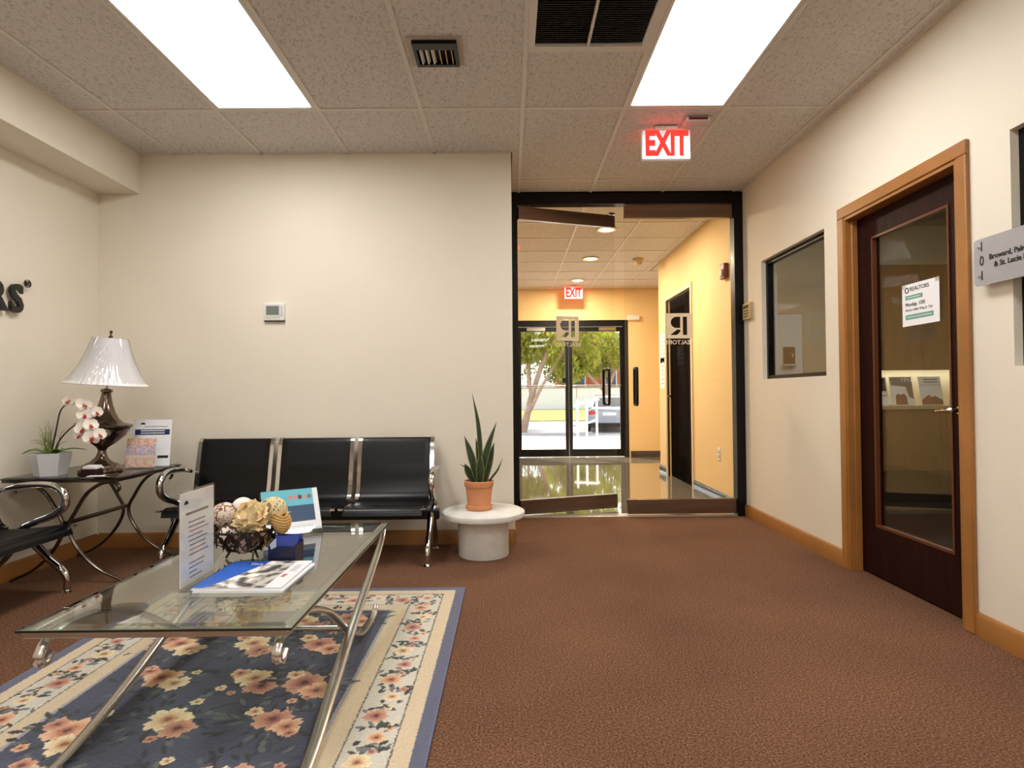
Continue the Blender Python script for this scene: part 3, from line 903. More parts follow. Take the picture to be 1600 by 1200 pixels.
def standing_brochure(x, lab, kind):
    t = thing('brochure', lab, 'brochure', (x, 5.79, .906), 0, 'brochures on the kitchenette counter')
    m = Matrix.Rotation(R(-12), 4, 'X')
    MB().box(-.108, .108, 0, .004, 0, .28, m).build('cover', M_PAPER, t)
    MB().box(-.108, .108, .05, .053, 0, .20, Matrix.Rotation(R(4), 4, 'X')).build('easel', M_ACRYL, t)
    G = mat('grey_print', (112, 116, 112), .6); B = mat('brown_print', (124, 78, 58), .6)
    if kind == 0:
        MB().prism([(-.105, .277), (.105, .277), (.105, .06), (.06, .08), (.04, .18), (-.1, .20)], -.001, 0, 'y', m).build('printed_panel', G, t)
        for sx in (-.04, .005):
            MB().prism([(sx - .035, .005), (sx + .035, .005), (sx + .03, .09), (sx + .012, .11), (sx - .012, .11), (sx - .03, .09)], -.0016, -.0011, 'y', m).build('printed_figure', B, t)
        text('brochure_title', 'YPN', .06, m @ Vector((-.005, -.0025, .245)), (R(78), 0, 0), M_PAPER, t)
    elif kind == 1:
        MB().prism([(-.1, .004), (.1, .004), (.1, .05), (.03, .09), (0, .075), (-.03, .1), (-.1, .05)], -.001, 0, 'y', m).build('printed_panel', B, t)
        for z in (.245, .22):
            MB().box(-.06, .08, -.001, 0, z, z + .012, m).build('printed_line', M_GREYINK, t)
    else:
        MB().box(-.1, .1, -.001, 0, .14, .27, m).build('printed_panel', M_INK, t)
        MB().box(-.1, .1, -.001, 0, .09, .1, m).build('printed_line', mat('red_print', (196, 96, 70), .6), t)


standing_brochure(3.55, 'white brochure partly hidden at the left door stile', 2)
standing_brochure(3.80, 'grey and white brochure with two printed figures', 0)
standing_brochure(4.08, 'white brochure with brown hill print on the counter', 1)
t = thing('dispenser_cabinet', 'pale grey narrow dispenser cabinet seen through the interior window', 'dispenser', (2.60, 5.75, 0))
M_STEEL = mat('pale_steel', (204, 216, 220), .4)
box('body', M_STEEL, t, -.13, .13, -.16, .2, 0, 1.76, .008)
box('dispenser_niche', mat('niche_dark', (40, 42, 42), .3), t, -.05, .06, -.165, -.158, 1.30, 1.46, .003)
MB().tube([(.03, -.17, 1.40), (.03, -.18, 1.36)], .01, 8).build('tap', M_CHROME, t)
box('drip_tray', M_STEEL, t, -.05, .06, -.19, -.158, 1.285, 1.30, .002)
t = thing('paper_tray', 'white paper tray on the interior window ledge', 'tray', (2.21, 3.92, 1.121))
box('tray_base', M_WHITE, t, -.065, .065, -.14, .12, 0, .008)
box('tray_rim', M_WHITE, t, -.065, -.06, -.14, .12, .008, .03); box('tray_rim', M_WHITE, t, .06, .065, -.14, .12, .008, .03)
for k in range(3):
    box('sheet', M_PAPER, t, -.058, .058, -.13, .11, .009 + k * .010, .016 + k * .010)
t = thing('low_cupboard', 'brown shallow cupboard under the interior window', 'cupboard', (2.14, 3.75, 0))
box('body', M_CAB, t, 0, .13, 0, .95, 0, 1.10); box('top_board', M_CAB, t, 0, .14, -.01, .96, 1.10, 1.12)

# ------------------------------------------------------------------ street
struct(box('ground_landing', mat('pale_concrete', (214, 206, 196), .85, var=(2, .06), bump=(40, .2)), None, -6, 12, YF + .14, 13.5, -.4, -.01), 'sunlit pale concrete landing outside the exit', 'ground')
rmp = MB().prism([(13.5, -.4), (13.5, -.01), (18, -.48), (18, -.8), (13.5, -.8)], -30, 30, 'x').build('ground_ramp', mat('pale_concrete', (214, 206, 196), .85)); struct(fix_normals(rmp), 'pale concrete slope down to the road', 'ground')
struct(box('ground_road', mat('asphalt', (150, 144, 142), .9, var=(1.5, .12), bump=(60, .3)), None, -40, 50, 18, 33, -.8, -.48), 'grey asphalt road and parking area', 'road')
lawn = MB().prism([(33, -.8), (33, -.44), (36, -.2), (47, -.1), (47, -.8)], -40, 50, 'x').build('ground_lawn', mat('lawn_green', (128, 128, 66), .95, var=(3, .25), bump=(30, .5, .02))); struct(fix_normals(lawn), 'mown green verge below the white wall', 'grass')
struct(box('ground_beyond', mat('far_ground', (120, 118, 100), .95), None, -60, 70, 47, 90, -.8, -.15), 'flat ground beyond the white wall', 'ground')
t = thing('boundary_wall', 'long white boundary wall across the street', 'wall', (5, 44.2, -.12))
for k in range(12):
    box('wall_panel', mat('white_render', (236, 230, 222), .8), t, -27 + k * 4.5, -27 + k * 4.5 + 4.44, 0, .2, 0, 1.55)
box('coping', mat('coping_stone', (150, 140, 128), .8), t, -27, 27, -.04, .24, 1.55, 1.63)
t = thing('brick_building', 'red brick building behind the street trees', 'building', (8, 58, -.2))
box('wall', mat('red_brick', (186, 96, 66), .85, var=(4, .15)), t, -3, 10, 0, 8, 0, 6)
for k in range(4):
    f_ = box('window_frame', M_WHITE, t, -2 + k * 3, -.6 + k * 3, -.06, .02, 1.6, 3.6)
    box('pane', mat('far_pane', (70, 80, 90), .1), f_, -1.9 + k * 3, -.7 + k * 3, -.07, -.06, 1.7, 3.5)
box('roof', mat('far_roof', (120, 90, 76), .8), t, -3.3, 10.3, -.3, 8.3, 6, 6.3)

# trees
M_BARK = mat('pale_bark', (168, 140, 118), .9, var=(6, .25), bump=(20, .5, .01))


def leaf_mat(name, rgb):
    m = mat(name, rgb, .55, var=(2.6, .55)); b = m.node_tree.nodes['Principled BSDF']
    t = m.node_tree; tl = t.nodes.new('ShaderNodeBsdfTranslucent'); tl.inputs[0].default_value = (*lin(*[min(255, int(c * 1.25)) for c in rgb]), 1)
    mx = t.nodes.new('ShaderNodeMixShader'); mx.inputs[0].default_value = .4; o = [n for n in t.nodes if n.type == 'OUTPUT_MATERIAL'][0]
    t.links.new(b.outputs[0], mx.inputs[1]); t.links.new(tl.outputs[0], mx.inputs[2]); t.links.new(mx.outputs[0], o.inputs[0])
    return m


LEAF = [leaf_mat('leaf_yellow', (142, 142, 46)), leaf_mat('leaf_green', (84, 108, 40)), leaf_mat('leaf_olive', (112, 118, 56))]


def tree(label, x, y, stems, blobs, mi, nleaf, seed, z0=-.5):
    rnd = random.Random(seed)
    t = thing('street_tree', label, 'tree', (x, y, z0), 0, 'trees along the street')
    mb = MB()
    for pts, r0, r1 in stems:
        mb.tube(pts, [r0, (r0 + r1) / 2, r1], 8, 4)
    mb.build('trunk', M_BARK, t)
    V = []; F = []
    for k in range(nleaf):
        bx, by, bz, br = rnd.choice(blobs)
        d = Vector((rnd.gauss(0, 1), rnd.gauss(0, 1), rnd.gauss(0, 1))).normalized() * br * rnd.random() ** .4
        p = Vector((bx, by, bz)) + Vector((d.x, d.y, d.z * .75)); s = rnd.uniform(.08, .17)
        e = Euler((rnd.uniform(0, 6.3), rnd.uniform(0, 6.3), rnd.uniform(0, 6.3))).to_matrix()
        o = len(V)
        for q in ((-s, 0, 0), (0, -s * .5, s * .1), (s, 0, 0), (0, s * .5, s * .1)):
            V.append(p + e @ Vector(q))
        F.append((o, o + 1, o + 2, o + 3))
    fo = MB().add(V, F).build('foliage', LEAF[mi], t, smooth=False); fo['kind'] = 'stuff'
    return t


tree('leaning pale trunk tree seen in the left exit door', .55, 24, [([(0, 0, 0), (.35, 0, 1.4), (.9, .1, 3.0), (1.6, .2, 4.6)], .16, .05), ([(.2, 0, .7), (.8, -.2, 1.9), (1.6, 0, 3.1), (2.2, 0, 4.2)], .09, .03), ([(.35, 0, 1.4), (.2, .2, 2.6), (.4, .3, 4.2)], .07, .03)],
     [(1.4, 0, 4.0, 1.3), (2.3, .2, 3.0, .85), (.3, .2, 4.3, 1.1), (2.6, 0, 4.4, 1.2), (-.6, 0, 3.4, .9), (1.9, -.2, 2.5, .7), (.2, .1, 3.3, .8)], 0, 4200, 3)
tree('spreading yellow-green tree above the parked car', 4.9, 30, [([(0, 0, 0), (-.1, 0, 1.6), (-.4, 0, 3.2), (-.9, 0, 5)], .2, .07), ([(-.1, 0, 1.5), (.5, 0, 3), (1.0, 0, 4.6)], .11, .04), ([(-.1, 0, 1.6), (-1.0, 0, 2.6), (-1.8, 0, 4.2)], .09, .03)],
     [(-1.1, 0, 3.9, 1.3), (.2, 0, 4.6, 1.5), (.9, 0, 3.4, 1.1), (-1.9, 0, 4.9, 1.2), (-.4, .4, 2.9, .8), (1.9, 0, 4.6, 1.2), (-2.5, 0, 3.4, .8)], 0, 4400, 5)
tree('dense olive tree behind the white boundary wall', 1.6, 50, [([(0, 0, 0), (.1, 0, 2), (0, 0, 5)], .3, .1)],
     [(0, 0, 4, 2.4), (2.2, 0, 5.4, 2.4), (-2, 0, 5.6, 2.4), (.4, 0, 7.4, 2.6), (2.6, 0, 3, 1.4), (-2.6, 0, 3.2, 1.6)], 2, 7000, 8, -.2)
tree('darker green tree behind the car and wall', 11.0, 49, [([(0, 0, 0), (-.2, 0, 2), (0, 0, 5)], .3, .1)],
     [(-1.6, 0, 4.6, 2), (1.8, 0, 5.4, 2.4), (-3.2, 0, 6.2, 2.2), (.4, 0, 7.4, 2.6), (3.6, 0, 4, 2.0)], 1, 7000, 9, -.2)
tree('tall green tree left of the leaning trunk', -3.2, 27, [([(0, 0, 0), (.1, 0, 2), (.2, 0, 5)], .2, .06)], [(0, 0, 4.4, 1.8), (1.6, 0, 4.8, 1.4), (-1.6, 0, 4.6, 1.6), (.3, 0, 6.2, 1.6)], 1, 4500, 11)

# parked car, seen from behind
M_CAR = mat('silver_paint', (150, 153, 160), .3, .4, coat=.4)
t = thing('parked_car', 'silver sedan parked with its tail towards the exit', 'car', (4.15, 25.5, -.48), R(-7))
sec = []
prof = [(-2.2, .42, .82, .80), (-2.12, .30, .93, .86), (-1.5, .26, .98, .89), (-.6, .24, .97, .90), (.5, .24, .96, .90), (1.4, .26, .93, .88), (2.1, .30, .82, .80), (2.28, .40, .68, .70)]
rows = []
for (y, zb, zt, hw) in prof:
    rows.append([(-hw * .93, y, zb), (-hw, y, zb + (zt - zb) * .35), (-hw * .985, y, zb + (zt - zb) * .8), (-hw * .86, y, zt), (0, y, zt + .03), (hw * .86, y, zt), (hw * .985, y, zb + (zt - zb) * .8), (hw, y, zb + (zt - zb) * .35), (hw * .93, y, zb)])
V = [p for r_ in rows for p in r_]; n = 9
F = [(i * n + j, i * n + (j + 1) % n, (i + 1) * n + (j + 1) % n, (i + 1) * n + j) for i in range(len(rows) - 1) for j in range(n)] + [tuple(range(n)), tuple(reversed(range((len(rows) - 1) * n, len(rows) * n)))]
bd = MB().add(V, F).build('body', M_CAR, t); fix_normals(bd); sb = bd.modifiers.new('s', 'SUBSURF'); sb.levels = 1; sb.render_levels = 1
cab = [(-1.55, .95, .70, .02), (-.95, 1.36, .62, 0), (-.2, 1.45, .60, 0), (.5, 1.38, .62, 0), (1.25, .95, .72, .02)]
V = []
for (y, zt, hw, _) in cab:
    V += [(-.80, y, .93), (-hw, y, zt - .03), (-hw * .8, y, zt), (hw * .8, y, zt), (hw, y, zt - .03), (.80, y, .93)]
n = 6
F = [(i * n + j, i * n + j + 1, (i + 1) * n + j + 1, (i + 1) * n + j) for i in range(4) for j in range(5)] + [tuple(range(6)), tuple(reversed(range(24, 30)))]
fix_normals(MB().add(V, F).build('cabin', M_CAR, t))
M_CARGLASS = mat('car_glass', (30, 36, 42), .15, spec=.3)
MB().add([(-.62, -1.50, .99), (.62, -1.50, .99), (.50, -1.0, 1.345), (-.50, -1.0, 1.345)], [(0, 1, 2, 3)]).build('rear_window', M_CARGLASS, t)
for s in (-1, 1):
    MB().add([(s * .765, -1.2, .98), (s * .765, .95, .98), (s * .632, .45, 1.33), (s * .622, -.85, 1.32)], [(0, 1, 2, 3)]).build('side_window', M_CARGLASS, t)
    box('tail_light', mat('tail_red', (200, 20, 40), .2), t, min(s * .50, s * .80), max(s * .50, s * .80), -2.215, -2.10, .70, .84, .02)
    for y in (-1.35, 1.4):
        wh = MB().lathe([(.12, -.1), (.30, -.1), (.33, -.06), (.33, .06), (.30, .1), (.12, .1)], 24, m=Matrix.Translation((s * .80, y, .33)) @ Matrix.Rotation(R(90), 4, 'Y')).build('wheel', mat('tyre', (24, 24, 26), .8), t)
        MB().lathe([(.02, .0), (.2, .0), (.2, .02), (.02, .03)], 16, m=Matrix.Translation((s * .895, y, .33)) @ Matrix.Rotation(R(90 * s), 4, 'Y')).build('hub_cap', M_CHROME, wh)
box('rear_bumper', mat('bumper', (150, 152, 158), .4), t, -.80, .80, -2.28, -2.14, .36, .58, .04, 3)
box('under_tray', mat('tyre', (24, 24, 26), .8), t, -.74, .74, -2.15, 2.1, .2, .38)
box('number_plate', M_WHITE, t, -.26, .26, -2.225, -2.2, .66, .78)

# handrail outside
t = thing('hand_rail', 'white metal handrail on the landing outside the exit', 'handrail', (0, 0, -.01))
M_RAIL = mat('white_rail', (226, 224, 222), .4)
HP = [(1.43, 12.6), (1.66, 12.9), (1.92, 13.2)]
for (x, y) in HP:
    MB().tube([(x, y, 0), (x, y, .93)], .024, 10).build('rail_post', M_RAIL, t)
MB().tube([(1.36, 12.5, .80), (1.43, 12.6, .82), (1.66, 12.9, .87), (1.92, 13.2, .93), (1.97, 13.26, .92)], .024, 10).build('top_rail', M_RAIL, t)
MB().tube([(1.43, 12.6, .34), (1.66, 12.9, .41), (1.92, 13.2, .48)], .02, 10).build('mid_rail', M_RAIL, t)

# ------------------------------------------------------------------ rug
RX0, RX1, RY0, RY1 = -1.835, -.245, .93, 3.262


def rug():
    t = thing('floral_rug', 'slate blue floral rug with cream flowered border under coffee table', 'rug', (RX0, RY0, 0))
    st = .0032; W, H = RX1 - RX0, RY1 - RY0
    nx, ny = int(W / st) + 1, int(H / st) + 1
    gx = np.linspace(0, W, nx); gy = np.linspace(0, H, ny); X, Y = np.meshgrid(gx, gy)
    rng = np.random.RandomState(4)
    col = np.zeros((ny, nx, 3))
    L = lambda r, g, b: np.array(lin(r, g, b))
    d = np.minimum(np.minimum(X, W - X), np.minimum(Y, H - Y))
    jit = rng.normal(0, .0012, d.shape); dj = d + jit
    FIELD, BAND, CREAM, BGF, LINE = L(62, 66, 85), L(86, 88, 110), L(198, 180, 150), L(196, 190, 176), L(70, 62, 66)
    col[:] = FIELD
    # soft cloudiness of the weave
    cl = np.zeros_like(X)
    for k in range(7):
        fx, fy, ph = rng.uniform(3, 14), rng.uniform(3, 14), rng.uniform(0, 6); cl += np.sin(X * fx + ph) * np.sin(Y * fy + ph * 1.7)
    col *= (1 + .06 * cl)[..., None]
    m = dj < .335; col[m] = CREAM
    m = (dj < .330) & (dj > .256); col[m] = CREAM
    m = (dj < .335) & (dj >= .322); col[m] = L(150, 148, 150)
    m = dj < .256; col[m] = LINE
    m = dj < .251; col[m] = BGF
    m = dj < .106; col[m] = LINE
    m = dj < .101; col[m] = CREAM
    m = dj < .044; col[m] = BAND

    def win(cx, cy, r):
        i0, i1 = max(0, int((cx - r) / st)), min(nx, int((cx + r) / st) + 2); j0, j1 = max(0, int((cy - r) / st)), min(ny, int((cy + r) / st) + 2)
        return slice(j0, j1), slice(i0, i1)

    def leaf(cx, cy, ang, l, wd, c):
        s = win(cx, cy, l); x = X[s] - cx; y = Y[s] - cy; ca, sa = math.cos(ang), math.sin(ang)
        u = (x * ca + y * sa) / l; v = (-x * sa + y * ca) / wd
        m = (np.abs(u) < 1) & (np.abs(v) < (1 - u * u) * (1 + .25 * np.sin(u * 14)))
        col[s][m] = c; vein = m & (np.abs(v) < .12); col[s][vein] = c * .6

    def flower(cx, cy, r, pal, seed):
        q = np.random.RandomState(seed); s = win(cx, cy, r * 1.25); x = X[s] - cx; y = Y[s] - cy
        rho = np.hypot(x, y); th = np.arctan2(y, x); p0 = q.uniform(0, 6.3); out, mid, inn, core = pal
        for rr, k, c, sh in ((1.0, 5, out, 0), (.80, 6, (out * .45 + mid * .55), .5), (.60, 5, mid, .9), (.40, 4, inn, .2), (.2, 5, core, 0)):
            edge = rr * r * (.74 + .22 * np.abs(np.sin((th + p0 + sh) * k / 2)) + .07 * np.sin(th * 11 + p0) + .07 * np.sin(th * 3 + 2 * p0 + sh) + .06 * np.sin(x * 260 + p0) * np.sin(y * 240))
            m = rho < edge; tone = .80 + .3 * np.clip(rho[m] / (edge[m] + 1e-6), 0, 1)
            tone *= 1 - .28 * (np.abs(np.sin((th[m] + p0 + sh) * k / 2)) < .12)
            col[s][m] = c * tone[:, None]
    P1 = (L(208, 172, 140), L(194, 142, 108), L(168, 108, 82), L(104, 62, 58))
    P2 = (L(216, 198, 164), L(206, 180, 138), L(186, 140, 104), L(136, 84, 70))
    P3 = (L(190, 144, 120), L(172, 118, 96), L(146, 88, 76), L(84, 48, 54))
    PALS = (P1, P2, P3)
    DG, GG = L(42, 50, 52), L(92, 100, 96)
    # field sprays
    k = 0
    for iy in range(6):
        for ix in range(3):
            cx = .45 + ix * .335 + (.07 if iy % 2 else -.05) + rng.uniform(-.04, .04); cy = .43 + iy * .292 + rng.uniform(-.04, .04)
            cx = min(max(cx, .45), W - .50)
            if not (.36 < cy < H - .40):
                continue
            for q in range(44):
                a = rng.uniform(0, 6.28); rr = rng.uniform(.06, .19)
                leaf(cx + rr * math.cos(a), cy + rr * math.sin(a), a + rng.uniform(-.5, .5), rng.uniform(.016, .034), rng.uniform(.006, .011), (DG, GG, L(46, 50, 62), L(38, 42, 50))[q % 4])
            flower(cx, cy, rng.uniform(.068, .082), PALS[k % 3], k)
            flower(cx + rng.uniform(.045, .075), cy + rng.uniform(-.075, -.045), rng.uniform(.052, .066), PALS[(k + 1) % 3], k + 50)
            if rng.rand() < .6:
                flower(cx - rng.uniform(.05, .08), cy + rng.uniform(.03, .07), rng.uniform(.03, .042), PALS[(k + 2) % 3], k + 90)
            for q in range(2):
                a = rng.uniform(0, 6.28); flower(cx + .115 * math.cos(a), cy + .115 * math.sin(a), rng.uniform(.016, .026), PALS[(k + q) % 3], k + 150 + q)
            k += 1
    # border flowers
    cb = .178
    runs = [((cb + .0, cb), (W - cb, cb)), ((W - cb, cb), (W - cb, H - cb)), ((W - cb, H - cb), (cb, H - cb)), ((cb, H - cb), (cb, cb))]
    for (ax, ay), (bx, by) in runs:
        ln = math.hypot(bx - ax, by - ay); nfl = max(2, int(round(ln / .125))); tx, ty = (bx - ax) / ln, (by - ay) / ln
        for i in range(nfl):
            u = i * ln / nfl; px, py = ax + tx * u, ay + ty * u; off = .014 * (1 if i % 2 else -1); px += -ty * off; py += tx * off
            for q in range(16):
                s_ = rng.choice((-1, 1)); lo = rng.uniform(-.066, .066); al = rng.uniform(.028, .07) * s_
                leaf(px + tx * al - ty * lo * .85, py + ty * al + tx * lo * .85, rng.uniform(0, 6.28), rng.uniform(.012, .026), rng.uniform(.005, .010), (DG, L(58, 62, 54), L(112, 110, 112))[q % 3])
            flower(px, py, .044 if i % 2 else .032, (P1, P3, P2)[i % 3], 300 + i)
            flower(px + tx * .05 + ty * .03, py + ty * .05 - tx * .03, .017, PALS[i % 3], 400 + i)
    col *= (1 + rng.normal(0, .07, X.shape))[..., None]
    col = np.clip(col, 0, 1)
    Z = .0105 + rng.normal(0, .0005, X.shape) - .0015 * ((np.abs(d - .2535) < .004) | (np.abs(d - .1035) < .004))
    co = np.stack([X, Y, Z], -1).reshape(-1, 3)
    idx = np.arange(nx * ny).reshape(ny, nx)
    q = np.stack([idx[:-1, :-1], idx[:-1, 1:], idx[1:, 1:], idx[1:, :-1]], -1).reshape(-1, 4)
    me = bpy.data.meshes.new('woven_pile'); me.vertices.add(len(co)); me.vertices.foreach_set('co', co.ravel())
    me.loops.add(q.size); me.loops.foreach_set('vertex_index', q.ravel()); me.polygons.add(len(q))
    me.polygons.foreach_set('loop_start', np.arange(0, q.size, 4)); me.update(calc_edges=True)
    at = me.color_attributes.new('Col', 'FLOAT_COLOR', 'POINT'); at.data.foreach_set('color', np.concatenate([col.reshape(-1, 3), np.ones((nx * ny, 1))], 1).astype(np.float32).ravel())
    me.polygons.foreach_set('use_smooth', [True] * len(me.polygons))
    me.materials.append(vcol_mat('woven_wool', .95, sheen=.2))
    o = bpy.data.objects.new('woven_pile', me); COL.objects.link(o); o.parent = t
    ed = MB()
    ed.box(-.004, W + .004, -.004, 0, 0, .0105); ed.box(-.004, W + .004, H, H + .004, 0, .0105); ed.box(-.004, 0, 0, H, 0, .0105); ed.box(W, W + .004, 0, H, 0, .0105)
    ed.build('edge_binding', mat('blue_binding', (104, 108, 140), .9, bump=(300, .5)), t)


rug()

# ------------------------------------------------------------------ beam seating


def bench(label, loc, rz):
    t = thing('beam_seating', label, 'bench', loc, rz, 'beam seating benches')
    prof = catmull([(-.278, 0, .318), (-.262, 0, .352), (-.215, 0, .368), (-.08, 0, .352), (.05, 0, .346), (.115, 0, .368), (.148, 0, .44), (.172, 0, .55), (.205, 0, .69), (.222, 0, .738), (.242, 0, .755), (.262, 0, .745)], 5)
    prof = [(p.x, p.z) for p in prof]

    def strip(x0, x1, a, b, off, th, nx=3):
        rows_ = []
        for i in range(a, b):
            p = Vector((prof[i][0], prof[i][1])); q0 = Vector(prof[max(i - 1, 0)]); q1 = Vector(prof[min(i + 1, len(prof) - 1)])
            d = (q1 - q0).normalized(); n = Vector((-d.y, d.x)); p = p + n * off
            rows_.append([(x0 + (x1 - x0) * j / (nx - 1), p.x, p.y) for j in range(nx)])
        return MB().sheet(rows_, th)
    n = len(prof)
    meshes = None
    for k, cx in enumerate((-.545, 0, .545)):
        if meshes is None:
            meshes = [('seat_shell', fix_mesh(strip(-.238, .238, 0, n, 0, -.006).mesh('seat_shell', M_BLACK))),
                      ('perforated_panel', fix_mesh(strip(-.195, .195, 36, 47, .0015, -.002).mesh('perforated_panel', M_PERF))),
                      ('perforated_panel', fix_mesh(strip(-.195, .195, 9, 22, .0015, -.002).mesh('perforated_panel', M_PERF))),
                      ('side_rail', fix_mesh(strip(-.258, -.232, 22, n, .006, -.016, 2).mesh('side_rail', M_CHROME))),
                      ('side_rail', fix_mesh(strip(.232, .258, 22, n, .006, -.016, 2).mesh('side_rail', M_CHROME))),
                      ('seat_blade', MB().prism([(.12, .34), (.12, .30), (-.06, .30), (-.20, .33), (-.285, .362), (-.20, .352), (-.05, .346)], -.262, -.236, 'x').mesh('seat_blade', M_BLACK)),
                      ('seat_blade', MB().prism([(.12, .34), (.12, .30), (-.06, .30), (-.20, .33), (-.285, .362), (-.20, .352), (-.05, .346)], .236, .262, 'x').mesh('seat_blade', M_BLACK)),
                      ('blade_tip', MB().box(-.264, -.234, -.285, -.262, .352, .364).mesh('blade_tip', M_CHROME)),
                      ('blade_tip', MB().box(.234, .264, -.285, -.262, .352, .364).mesh('blade_tip', M_CHROME))]
        seat = None
        for nm, me in meshes:
            o = bpy.data.objects.new(nm, me); COL.objects.link(o); o.parent = t if seat is None or nm != 'perforated_panel' else seat
            o.location = (cx, 0, 0) if o.parent is t else (0, 0, 0)
            if seat is None:
                seat = o
    box('beam', M_BLACK, t, -.86, .86, -.035, .035, .245, .305, .006)
    for s in (-1, 1):
        x = s * .81
        for sy, yy in ((-1, -.225), (1, .20)):
            lg_ = MB().tube([(x, 0, .275), (x, sy * .05, .262), (x, yy * .55, .185), (x, yy * .86, .125), (x, yy, .075), (x, yy, .006)], [.026, .024, .020, .019, .018, .016], 12, 5).build('leg', M_CHROME, t)
            MB().lathe([(.030, 0), (.030, .006), (.018, .012), (.014, .02)], 20, c=(x, yy, 0)).build('foot_pad', M_CHROME, lg_)
        ar = MB().tube([(s * .835, .15, .548), (s * .835, .06, .566), (s * .835, -.06, .574), (s * .835, -.145, .562), (s * .835, -.195, .515), (s * .835, -.188, .452), (s * .835, -.12, .405), (s * .832, -.03, .372), (s * .83, .04, .335), (s * .82, .03, .29)],
                       [.013, .018, .019, .020, .021, .021, .021, .019, .018, .016], 12, 6).build('armrest', M_CHROME, t)
        MB().tube([(s * .835, .148, .548), (s * .835, .175, .541)], [.014, .011], 10).build('end_cap', M_BLACK, ar)
    return t


def fix_mesh(me):
    import bmesh
    bm = bmesh.new(); bm.from_mesh(me); bmesh.ops.recalc_face_normals(bm, faces=bm.faces); bm.to_mesh(me); bm.free(); return me


bench('black three-seat chrome bench against the back wall', (-1.315, 3.93, 0), 0)
bench('black chrome bench along the left wall, mostly out of view', (-2.61, 2.47, 0), R(90))

# ------------------------------------------------------------------ coffee table
TX0, TX1, TY0, TY1, TZ = -1.325, -.59, 1.635, 2.955, .43
t = thing('coffee_table', 'rectangular glass coffee table on crossed sweeping metal legs', 'coffee table', (0, 0, 0))
bv = .028
ins = lambda d, z: [(TX0 + d, TY0 + d, z), (TX1 - d, TY0 + d, z), (TX1 - d, TY1 - d, z), (TX0 + d, TY1 - d, z)]
V = ins(0, .418) + ins(0, .4235) + ins(bv, TZ)
F = [(3, 2, 1, 0), (8, 9, 10, 11)] + [(i + 4 * k, (i + 1) % 4 + 4 * k, (i + 1) % 4 + 4 * (k + 1), i + 4 * (k + 1)) for k in (0, 1) for i in range(4)]
MB().add(V, F).build('glass_top', M_TABLEGLASS, t, smooth=False)
M_GEDGE = mat('green_glass_edge', (26, 40, 36), .15, spec=.6)
for (a, b, c_, d_) in ((TX0 - .0015, TX1 + .0015, TY0 - .0015, TY0), (TX0 - .0015, TX1 + .0015, TY1, TY1 + .0015), (TX0 - .0015, TX0, TY0, TY1), (TX1, TX1 + .0015, TY0, TY1)):
    MB().box(a, b, c_, d_, .4178, .4238).build('glass_edge', M_GEDGE, t, smooth=False)
M_FR = mat('table_metal', (206, 200, 194), .26, 1., bump=(120, .05, .0006))
for (a, b, c_, d_) in ((TX0 + .01, TX1 - .01, TY0 + .008, TY0 + .03), (TX0 + .01, TX1 - .01, TY1 - .03, TY1 - .008), (TX0 + .01, TX0 + .032, TY0 + .03, TY1 - .03), (TX1 - .032, TX1 - .01, TY0 + .03, TY1 - .03)):
    MB().box(a, b, c_, d_, .398, .4172).build('top_frame', M_FR, t, bevel=.003)
LA = [(2.925, .40), (2.85, .352), (2.63, .268), (2.40, .186), (2.26, .136), (2.11, .090), (1.94, .052), (1.78, .030), (1.66, .026), (1.60, .030)]
LAX = [0, 0, 0, 0, 0, .006, .017, .032, .044, .050]
LB = [(1.690, .345), (1.662, .322), (1.652, .352), (1.690, .386), (1.79, .396), (1.91, .376), (2.05, .325), (2.156, .272), (2.32, .165), (2.42, .10), (2.55, .045), (2.70, .028), (2.82, .034), (2.87, .058)]
for s, xa, xb in ((1, -.606, -.634), (-1, -1.305, -1.277)):
    MB().tube([(xa + dx, y, z) for (y, z), dx in zip(LA, LAX)], [.010, .015, .018, .020, .020, .019, .017, .013], 14, 6, flat=.45, up=(0, 0, 1)).build('leg', M_FR, t)
    MB().tube([(xb, y, z) for y, z in LB], [.021, .018, .014, .014, .016, .019, .019, .019, .019, .019, .018, .016, .012], 12, 6, flat=.55, up=(0, 0, 1)).build('leg', M_FR, t)
MB().tube([(-1.305, 2.335, .155), (-.61, 2.335, .155)], .011, 12).build('stretcher', M_FR, t)

# sheet of paper in an L-shaped acrylic stand
t = thing('acrylic_sign_holder', 'clear standing acrylic holder with printed white sheet on coffee table', 'sign holder', (-1.045, 2.035, TZ))
box('acrylic_back', M_ACRYL, t, -.004, -.0015, -.112, .112, .004, .312)
box('acrylic_front', M_ACRYL, t, .0015, .004, -.112, .112, .004, .312)
MB().box(-.004, .075, -.112, .112, 0, .0035).build('acrylic_foot', M_ACRYL, t)
sh = box('printed_sheet', M_PAPER, t, -.0012, .0012, -.108, .108, .008, .306)
MB().prism([(-.073 + .013 * math.cos(a), .268 + .013 * math.sin(a)) for a in np.linspace(0, math.pi, 9)], .0013, .0018, 'x').build('emblem', M_NAVY, sh)
rl = random.Random(3)
box('printed_line', M_GREYINK, sh, .0013, .0018, -.075, .07, .232, .240)
for k in range(12):
    z = .205 - k * .0152 - (.012 if k > 7 else 0)
    a = -.062 + rl.uniform(0, .01); b = .075 - rl.uniform(0, .05) if k < 8 else .02 + rl.uniform(-.03, .03)
    box('printed_line', mat('rose_ink', (168, 128, 138), .6) if k in (2, 3, 6) else M_GREYINK, sh, .0013, .0018, a, b, z, z + .004)

# magazines


